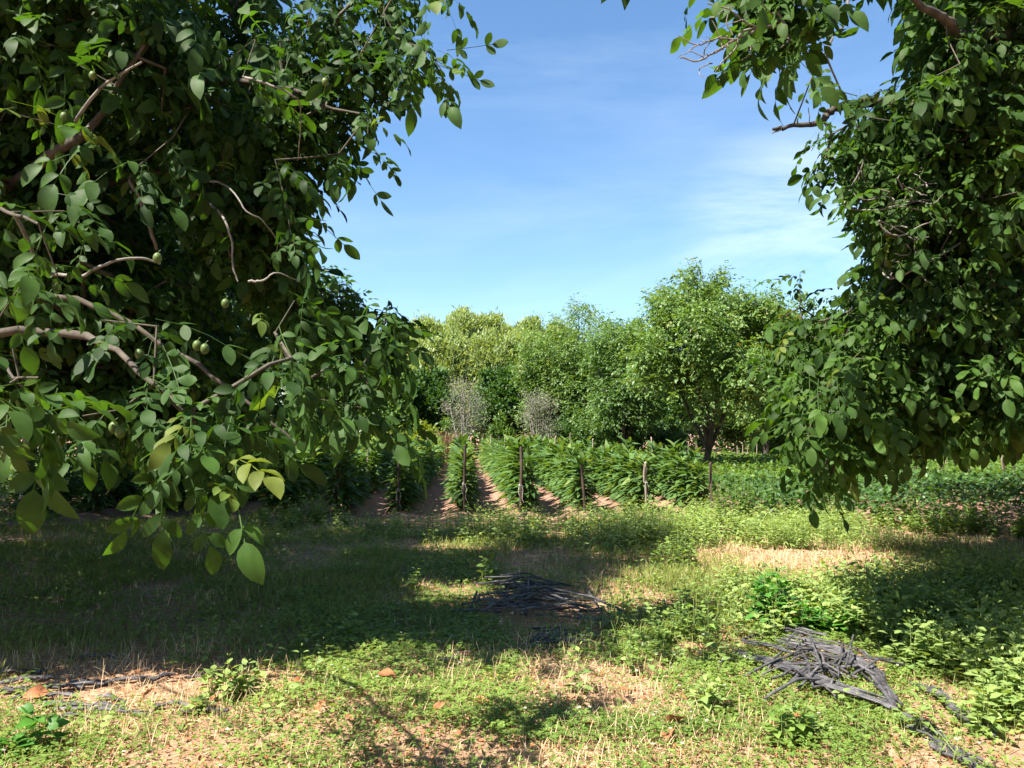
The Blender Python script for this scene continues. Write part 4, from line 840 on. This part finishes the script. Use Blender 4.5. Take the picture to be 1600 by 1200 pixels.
# single weeds that stand out
def weed_thing(px, py, topy, label, mat, seed, leafsize=.07, n=9, branches=3, leaf=DELT, spread=None, name='weed_plant', group='single weeds standing out of the ground cover', cat='weed'):
    gx_, gy_ = G(px, py); dd = (np.array([gx_, gy_, 0]) - CP) @ FW; h = max(.15, (py - topy) / FPX * dd)
    root = empty(name, (gx_, gy_, gz1(gx_, gy_))); tag(root, label, cat, group)
    lf = MB(); st = MB(); mb = MB(); r = np.random.default_rng(seed)
    k = 1 if spread is None else spread[0]
    for j in range(k):
        o_ = (0, 0, 0) if j == 0 else (r.normal() * spread[1], r.normal() * spread[1] * .8, 0)
        fall = math.exp(-(o_[0] ** 2 + o_[1] ** 2) / (2 * (spread[1] * 1.6) ** 2)) if spread else 1
        mb = MB(); st = MB(); weed_tpl(mb, h * r.uniform(.7, 1.0) * fall if j else h, seed * 50 + j, leafsize, n, (0, 1), branches, leaf, org=o_)
        for V, F, R__, M_ in zip(mb.V, mb.F, mb.R, mb.M): (lf if M_[0] == 0 else st).add(V, F - F.min(), R__, 0)
        st.build('stem', M_STEM, root)                # one stem part for each shoot cluster
    lf.build('foliage', mat, root)
WEEDS = [
 (905, 1085, 1012, 'pale green upright weed in the bare patch below the middle pipe heap', M_WEEDP, 1, .075, 7, 2, None),
 (765, 915, 852, 'dark green tall weed just behind the left end of the middle pipe heap', M_WEED, 2, .09, 8, 3, (3, .1)),
 (985, 1050, 985, 'nettle with small leaves right of the upright pale weed', M_WEEDP, 3, .055, 9, 2, (2, .08)),
 (1215, 978, 880, 'glossy bright green bush of weeds behind the right pipe heap', M_BUSH, 4, .10, 8, 3, (10, .17)),
 (1330, 985, 925, 'bright green leafy clump right of the glossy weed bush', M_BUSH, 5, .09, 8, 3, (7, .16)),
 (1060, 890, 815, 'grey green nettle clump at the end of the crop rows', M_WEED, 6, .08, 9, 3, (6, .25)),
 (975, 985, 900, 'tall thin weed standing in the shade right of the middle pipe heap', M_WEED, 7, .06, 8, 3, (3, .12)),
 (60, 1175, 1100, 'broad leaved seedling in the lower left corner', M_BUSH, 8, .10, 6, 3, (2, .06)),
 (355, 1095, 1030, 'dusty leaved weed clump at the right end of the left pipes', M_WEEDP, 9, .075, 7, 3, (5, .12)),
 (1240, 1165, 1085, 'small leafy weed below the right pipe heap', M_WEED, 10, .075, 7, 3, (3, .07)),
 (1110, 1120, 1055, 'weed with drooping leaves left below the right pipe heap', M_WEEDP, 11, .07, 7, 3, (3, .09)),
 (1035, 1010, 965, 'small bright weed right of the pale nettle', M_WEED, 12, .065, 6, 3, (3, .1)),
 (545, 1000, 950, 'lit sprig of weed at the edge of the left shade', M_WEED, 13, .05, 8, 3, (3, .1)),
 (820, 850, 790, 'low grey green weed clump at the foot of the knobbly post', M_WEED, 14, .07, 8, 3, (6, .25)),
 (700, 845, 810, 'low lit weed at the foot of the centre row', M_WEED, 15, .07, 8, 3, (5, .25)),
 (1150, 820, 730, 'bright yellow green weed clump beside the crooked post', M_BEAN, 16, .09, 9, 4, (10, .35)),
 (1210, 810, 735, 'dark leafy weed mass between the crooked post and the hanging walnut skirt', M_FARM, 17, .09, 9, 4, (12, .45)),
 (650, 920, 885, 'small lit weed alone in the left shade', M_WEED, 18, .06, 6, 2, (2, .05)),
 (1085, 1000, 900, 'tall straggly weed at the right of the shaded grass', M_WEED, 19, .06, 9, 3, (4, .15)),
 (1560, 985, 925, 'feathery yellow green weed at the right edge of the view', M_WEEDP, 20, .09, 12, 4, (6, .16)),
]
for i_, (px, py, ty, lab, mt, sd_, ls, n_, br, spd) in enumerate(WEEDS):
    weed_thing(px, py, ty, lab, mt, sd_, ls, n_, br, spread=spd)
FEATH = leaflet(4, .16, .2, .3, .8)
weed_thing(1310, 850, 745, 'tall feathery fleabane standing before the hanging walnut skirt', M_WEEDP, 30, .11, 26, 2, FEATH, (3, .1), 'fleabane')
weed_thing(1270, 860, 790, 'feathery fleabane clump left of the tall feathery one', M_WEEDP, 31, .10, 18, 3, FEATH, (7, .3), 'fleabane')
weed_thing(1350, 860, 800, 'feathery fleabane clump right of the tall feathery one', M_WEEDP, 32, .10, 18, 3, FEATH, (6, .3), 'fleabane')
weed_thing(1215, 850, 800, 'feathery fleabane clump below the bare soil of the last row', M_WEEDP, 33, .09, 16, 3, FEATH, (6, .28), 'fleabane')

# small flowers
def flowers(name, label, mat, kind, n0, hz, size, seed):
    x, y = ground_pts(n0, 3.2, 11, 1.0); k = keep_by(kind, x, y, .15, .5, 1.2, seed); x, y = x[k], y[k]; n = len(x); b = MB()
    V = []; F = []
    for j in range(7):
        a = j / 7 * 6.28; V += [(0, 0, .2), (math.cos(a - .3), math.sin(a - .3), .5), (math.cos(a) * 1.15, math.sin(a) * 1.15, .1), (math.cos(a + .3), math.sin(a + .3), .5)]; F.append([4 * j + q for q in range(4)])
    up = np.array([0, 0, 1.]) + rng.normal(size=(n, 3)) * .3; a = rng.uniform(0, 6.28, n)
    b.inst((np.array(V), np.array(F)), frame(np.stack([np.cos(a), np.sin(a), np.zeros(n)], -1), up) * (size * rng.uniform(.7, 1.2, n))[:, None, None], xyz(x, y, hz + .04 * rng.random(n)), rng.random(n))
    tag(b.build(name, mat), label, 'flowers', kind='stuff')
flowers('clover_flowers', 'tiny white clover heads dotted through the ground cover', M_WHITE, 'clover', 1500, .07, .008, 91)
bb = MB(); q = np.array([G(800 + rng.normal() * 25, 1080 + rng.normal() * 12) for _ in range(26)]); a = rng.uniform(0, 6.28, 26)
bb.inst(leaf2(.9, .3, .1), frame(np.stack([np.cos(a), np.sin(a), np.full(26, .5)], -1), np.array([[0, 0, 1.]]) + np.zeros((26, 3))) * .016, xyz(q[:, 0], q[:, 1], .07), .5)
tag(bb.build('yellow_flowers', M_YFLOW), 'a few tiny yellow flowers in the straw below the centre', 'flowers', kind='stuff')

# ------------------------------------------------------------------ heaps of old drip pipe
def pipe_part(parent, O, pts, rad, name='pipe', flat=.85, kink=True):
    """a collapsed thin-walled pipe: flattened tube following the points"""
    p = np.asarray(pts, float); n = len(p); k = 8; t = nrm(np.gradient(p, axis=0)); side = nrm(np.cross(t, [0, 0, 1.0]) + 1e-6); roll = rng.uniform(-.7, .7) + np.cumsum(rng.normal(size=n) * .05)
    upv = np.cross(side, t); a_ = side * np.cos(roll)[:, None] + upv * np.sin(roll)[:, None]; b_ = np.cross(t, a_); an = np.arange(k) / k * 2 * np.pi
    fl = flat * rng.uniform(.6, 1.4, n)
    V = p[:, None] + rad * (np.cos(an)[None, :, None] * a_[:, None] + (np.sin(an)[None, :] * fl[:, None])[..., None] * b_[:, None])
    i = np.arange(n - 1)[:, None] * k; j = np.arange(k)[None]
    F = np.stack([i + j, i + (j + 1) % k, i + k + (j + 1) % k, i + k + j], -1).reshape(-1, 4)
    mb = MB(); tone = rng.random(); mb.add(V.reshape(-1, 3) - O, F, tone); mb.add(np.concatenate([V[0], V[-1]]) - O, np.stack([np.arange(k)[::-1], np.arange(k) + k]), tone)
    return mb.build(name, M_TAPE, parent)
def gp(px, py, z=0): x, y = G(px, py); return np.array([x, y, gz1(x, y) + z])
def polyl(pts, m=4, wob=.0025):
    o = []
    for a, b_ in zip(pts[:-1], pts[1:]):
        for s in range(m): o.append(a + (b_ - a) * s / m)
    o.append(pts[-1]); o = np.array(o); o += np.stack([rng.normal(size=len(o)) * wob, rng.normal(size=len(o)) * wob, rng.normal(size=len(o)) * wob * .6], -1)
    return o
def heap(label, cpx, cpy, strands, rad, group='heaps of old black drip pipe'):
    O = gp(cpx, cpy); root = empty('drip_pipe_heap', tuple(O)); tag(root, label, 'pipe heap', group)
    for s in strands: pipe_part(root, O, polyl([gp(*q) for q in s]), rad * .82 * rng.uniform(.7, 1.2))
    return root
r = np.random.default_rng(9)
S = []
for j in range(46):      # middle heap: mostly sideways lengths piled up, a few fanning out
    px = r.normal(835, 42); py = r.uniform(918, 968); ln = r.uniform(50, 120) / 2; sl = r.normal() * .10; z = .03 + .15 * r.random() * max(0, 1 - abs(px - 835) / 130)
    S.append([(px - ln, py - sl * ln, z), (px, py + r.normal() * 3, z + .03), (px + ln * .9, py + sl * ln, z * .6 + .02)])
for j in range(9): S.append([(900 + r.normal() * 25, 962 + r.uniform(-12, 12), .05), (945, 975 + r.normal() * 8, .04), (1000 + r.normal() * 18, 1008 + r.normal() * 10, .02)][:2 + (j % 2)])
S += [[(855, 940, .14), (920, 950, .12), (975, 962, .05)], [(865, 945, .15), (930, 954, .12), (978, 966, .04)], [(745, 940, .10), (735, 955, .03), (728, 968, .01)], [(750, 940, .08), (742, 958, .02), (732, 972, .01)], [(762, 940, .1), (772, 955, .04), (782, 968, .01)],
      [(826, 925, .16), (825, 945, .12), (822, 965, .03)], [(912, 930, .12), (930, 955, .1), (955, 990, .02)], [(760, 935, .12), (800, 926, .14), (890, 920, .05)], [(765, 930, .12), (830, 920, .14), (905, 922, .05)]]
for j in range(8): S.append([(830 + r.normal() * 8, 985 + j * 4, .03), (870, 988 + j * 3, .05), (930 + r.normal() * 20, 993 + j * 2.5, .02)])
for j in range(4): S.append([(820 + r.normal() * 6, 1000 + j * 5, .02), (855, 1005 + j * 4, .03), (868, 1008 + j * 4, .02)])
heap('dark heap of old black drip pipe in half shade at the middle', 850, 960, S, .0115)
S = []
for j in range(14):      # the long folded skein: out from the upper left, a sharp fold at lower right
    o_ = r.normal() * 9
    S.append([(1152 + j * 1.4 + r.normal() * 4, 1024 + j * 1.5, .03), (1215, 1052 + o_, .04), (1290, 1092 + o_, .05), (1396 + r.normal() * 5, 1120 + r.normal() * 4, .02)])
for j in range(14):
    o_ = r.normal() * 10
    S.append([(1225 + r.normal() * 14, 1000 + j * 1.6, .04), (1290 + o_, 1022 + j * 2, .07), (1335 + o_, 1038 + j * 2, .07), (1365 + o_, 1075, .05), (1398 + r.normal() * 4, 1118 + r.normal() * 4, .03)])
for j in range(6): S.append([(1205 + r.normal() * 4, 978 + j * 3, .03), (1240, 985 + j * 3, .05), (1278 + r.normal() * 8, 996 + j * 3, .03)])
for j in range(34):
    a = r.uniform(0, 3.14); cx, cy = r.normal(1285, 38), r.normal(1062, 17); ln = r.uniform(25, 60); ln *= r.uniform(.5, 1.3); S.append([(cx - math.cos(a) * ln, cy - math.sin(a) * ln * .55, .04), (cx, cy, .06 + .05 * r.random()), (cx + math.cos(a) * ln, cy + math.sin(a) * ln * .55, .04)])
S += [[(1160, 1014, .05), (1182, 1007, .06), (1205, 1003, .04)], [(1160, 1014, .05), (1200, 1025, .07), (1240, 1043, .08)], [(1163, 1017, .05), (1205, 1030, .07), (1245, 1047, .08)],
      [(1264, 1030, .17), (1272, 1055, .16), (1283, 1080, .12)], [(1335, 1035, .16), (1330, 1055, .15), (1322, 1078, .1)], [(1230, 1038, .14), (1243, 1027, .15), (1255, 1019, .12)], [(1120, 1048, .02), (1135, 1042, .03), (1148, 1040, .02)], [(1181, 1060, .03), (1180, 1068, .02), (1178, 1074, .01)]]
S = [[(q[0], q[1], q[2] + .035) for q in st] for st in S]
heap('big tangled heap of dusty black drip pipe with a sharp folded end at right', 1285, 1060, S, .0105)
S = []
for j in range(5): S.append([(1408 + r.normal() * 4, 1122 + j * 5, .02), (1450, 1140 + j * 5, .04), (1475 + r.normal() * 6, 1152 + j * 5, .02)])
for j in range(5): S.append([(1455 + r.normal() * 5, 1160 + j * 4, .02), (1500, 1180 + j * 4, .03), (1560, 1212 + j * 5, .02)])
heap('loose drip pipe lengths trailing on from the folded end of the big heap', 1460, 1145, S, .012)
S = []
for j in range(6): S.append([(1425 + r.normal() * 4, 1072 + j * 1.5, .02), (1470, 1095 + j * 2.5, .05), (1500, 1120 + j * 3, .04), (1560 + r.normal() * 5, 1152 + j * 2, .02)])
heap('thin bundle of drip pipe among the weeds near the lower right edge', 1490, 1110, S, .012)
S = []
for j in range(9): S.append([(1448 + r.normal() * 6, 946 + j * 2.2, .1), (1480, 955 + r.normal() * 5, .12), (1525 + r.normal() * 10, 950 + j * 2, .08)])
heap('small tangle of black pipe almost buried in weeds at the right', 1485, 955, S, .012)
S = []
for (x0, y0, x1, y1) in ((0, 1083, 90, 1078), (-40, 1086, 60, 1083), (100, 1074, 160, 1070), (150, 1072, 240, 1062), (60, 1094, 120, 1089), (20, 1100, 70, 1092), (60, 1106, 180, 1112), (130, 1108, 190, 1112), (145, 1094, 195, 1104), (240, 1110, 310, 1112),
                         (90, 1112, 240, 1122), (70, 1104, 160, 1112), (240, 1070, 270, 1058), (300, 1062, 370, 1056), (0, 1070, 80, 1060), (-30, 1058, 70, 1050), (110, 1030, 190, 1026), (60, 1078, 130, 1076), (290, 1118, 350, 1116), (80, 1132, 140, 1126)):
    for q in range(2): S.append([(x0 + r.normal() * 6, y0 + q * 2.5, .02), ((x0 + x1) / 2, (y0 + y1) / 2 + r.normal() * 2, .035), (x1 + r.normal() * 6, y1 + q * 2.5, .02)])
heap('flat spread of dusty pipe lengths lying in the straw at lower left', 150, 1090, S, .013)
S = [[(668, 1048, .03), (690, 1040, .05), (716, 1028, .03)], [(672, 1049, .02), (694, 1041, .04), (714, 1031, .03)]]
heap('short dark piece of pipe alone in the clover left of centre', 692, 1040, S, .014)

# ------------------------------------------------------------------ fallen leaves
def dry_leaf(seed, L_, name='fallen_leaf'):
    r = np.random.default_rng(seed); mb = MB(); nr, nc = 8, 5; V = []
    for a in range(nr):
        t = a / (nr - 1); wd = .30 * math.sin(math.pi * t ** .8) ** .8 + .005
        for c in range(nc):
            s = (c / (nc - 1) * 2 - 1); V.append(((t - .5), s * wd, .9 * (s * wd) ** 2 * 1.6 + .12 * math.cos(t * 5 + seed) * t + r.normal() * .012 + .04))
    F = [(a * nc + c, (a + 1) * nc + c, (a + 1) * nc + c + 1, a * nc + c + 1) for a in range(nr - 1) for c in range(nc - 1)]
    mb.add(np.array(V) * L_, F, r.uniform(.35, .9)); tube(mb, np.array([(-.68, .01, .04), (-.55, 0, .05), (0, 0, .06), (.45, 0, .05)]) * L_, [.0018, .002, .0018, .001], 5, .3)
    return mb.mesh(name, [M_DRYLEAF])
fl = [(607, 1072, .14, 'big curled orange brown leaf in the clover left of centre'), (467, 1078, .08, 'red brown leaf at the edge of the left shade'), (682, 1130, .11, 'brown leaf standing on edge below the clover patch'),
      (752, 1115, .10, 'pale brown leaf beside the bare patch in front'), (787, 1140, .08, 'orange leaf below the pale brown leaf'), (833, 1150, .07, 'small orange leaf near the bottom middle'), (920, 1155, .11, 'flat reddish leaf lying on straw near the bottom'),
      (1055, 1150, .17, 'large tan curled leaf lying right of bottom centre'), (1045, 1168, .12, 'tan leaf just under the large tan curled one'), (1245, 1135, .09, 'rust leaf below the right pipe heap'), (975, 1090, .07, 'small brown leaf right of the pale upright weed'),
      (1260, 1030, .07, 'orange leaf lying on the right pipe heap'), (55, 1100, .13, 'brown curled leaf beside the lower left seedling'), (215, 1060, .07, 'red leaf behind the left pipes'), (500, 1120, .08, 'dull brown leaf low left of centre'),
      (330, 1108, .07, 'orange leaf under the dusty weed clump'), (545, 1140, .07, 'little brown leaf in clover toward the bottom left'), (1380, 885, .09, 'rusty leaf in the dry patch under the right walnut'), (230, 1100, .08, 'rust brown leaf between the left pipes'), (720, 1165, .07, 'dark brown leaf at bottom left of centre')]
for k, (px, py, L_, lab) in enumerate(fl):
    o = link('fallen_leaf', dry_leaf(400 + k, L_), None, tuple(gp(px, py, .05 if k != 11 else .17))); o.rotation_euler = (rng.normal() * .35, rng.normal() * .35, rng.uniform(0, 6.28)); tag(o, lab, 'leaf', 'fallen brown leaves')

# pale board lying by the foot of the trunk at the far left
mb = MB(); c0, c1 = gp(72, 758, .28), gp(104, 772, .12)
d_ = nrm(c1 - c0); s_ = nrm(np.cross(d_, [0, 0, 1.])); u_ = np.cross(s_, d_)
for z_ in (0, 1, 2):
    q = [c0 - c0 + s_ * (-.2 + .14 * z_) + u_ * 0.0, s_ * (-.07 + .14 * z_) + u_ * 0.0]
    e = (c1 - c0) * 1.3; a0, a1 = q; th = u_ * .02
    V = [a0, a1, a1 + e, a0 + e, a0 + th, a1 + th, a1 + e + th, a0 + e + th]
    mb.add(V, [(0, 3, 2, 1), (4, 5, 6, 7), (0, 1, 5, 4), (1, 2, 6, 5), (2, 3, 7, 6), (3, 0, 4, 7)], .4 + .1 * z_)
o = mb.build('board', M_BOARD, None, tuple(c0), False); tag(o, 'pale grey board leaning in the weeds beside the trunk at far left', 'board')
# weeds round the trunk at far left and edge of the left shade
for i_, (px, py, ty, lab) in enumerate([(30, 790, 730, 'dark weeds at the foot of the trunk at the far left'), (140, 795, 745, 'weeds right of the pale board'), (480, 815, 765, 'weeds in the shade at the near end of the left rows'), (260, 800, 750, 'shaded weeds between the board and the left rows'),
                                       (1480, 830, 775, 'dark weeds in the shade under the right walnut'), (1560, 835, 775, 'dark weeds at the right edge in the walnut shade'), (1420, 820, 770, 'shaded weeds just right of the feathery weeds')]):
    weed_thing(px, py, ty, lab, M_WEED, 60 + i_, .09, 9, 4, spread=(14, .55), group='shaded weed clumps along the field edge')
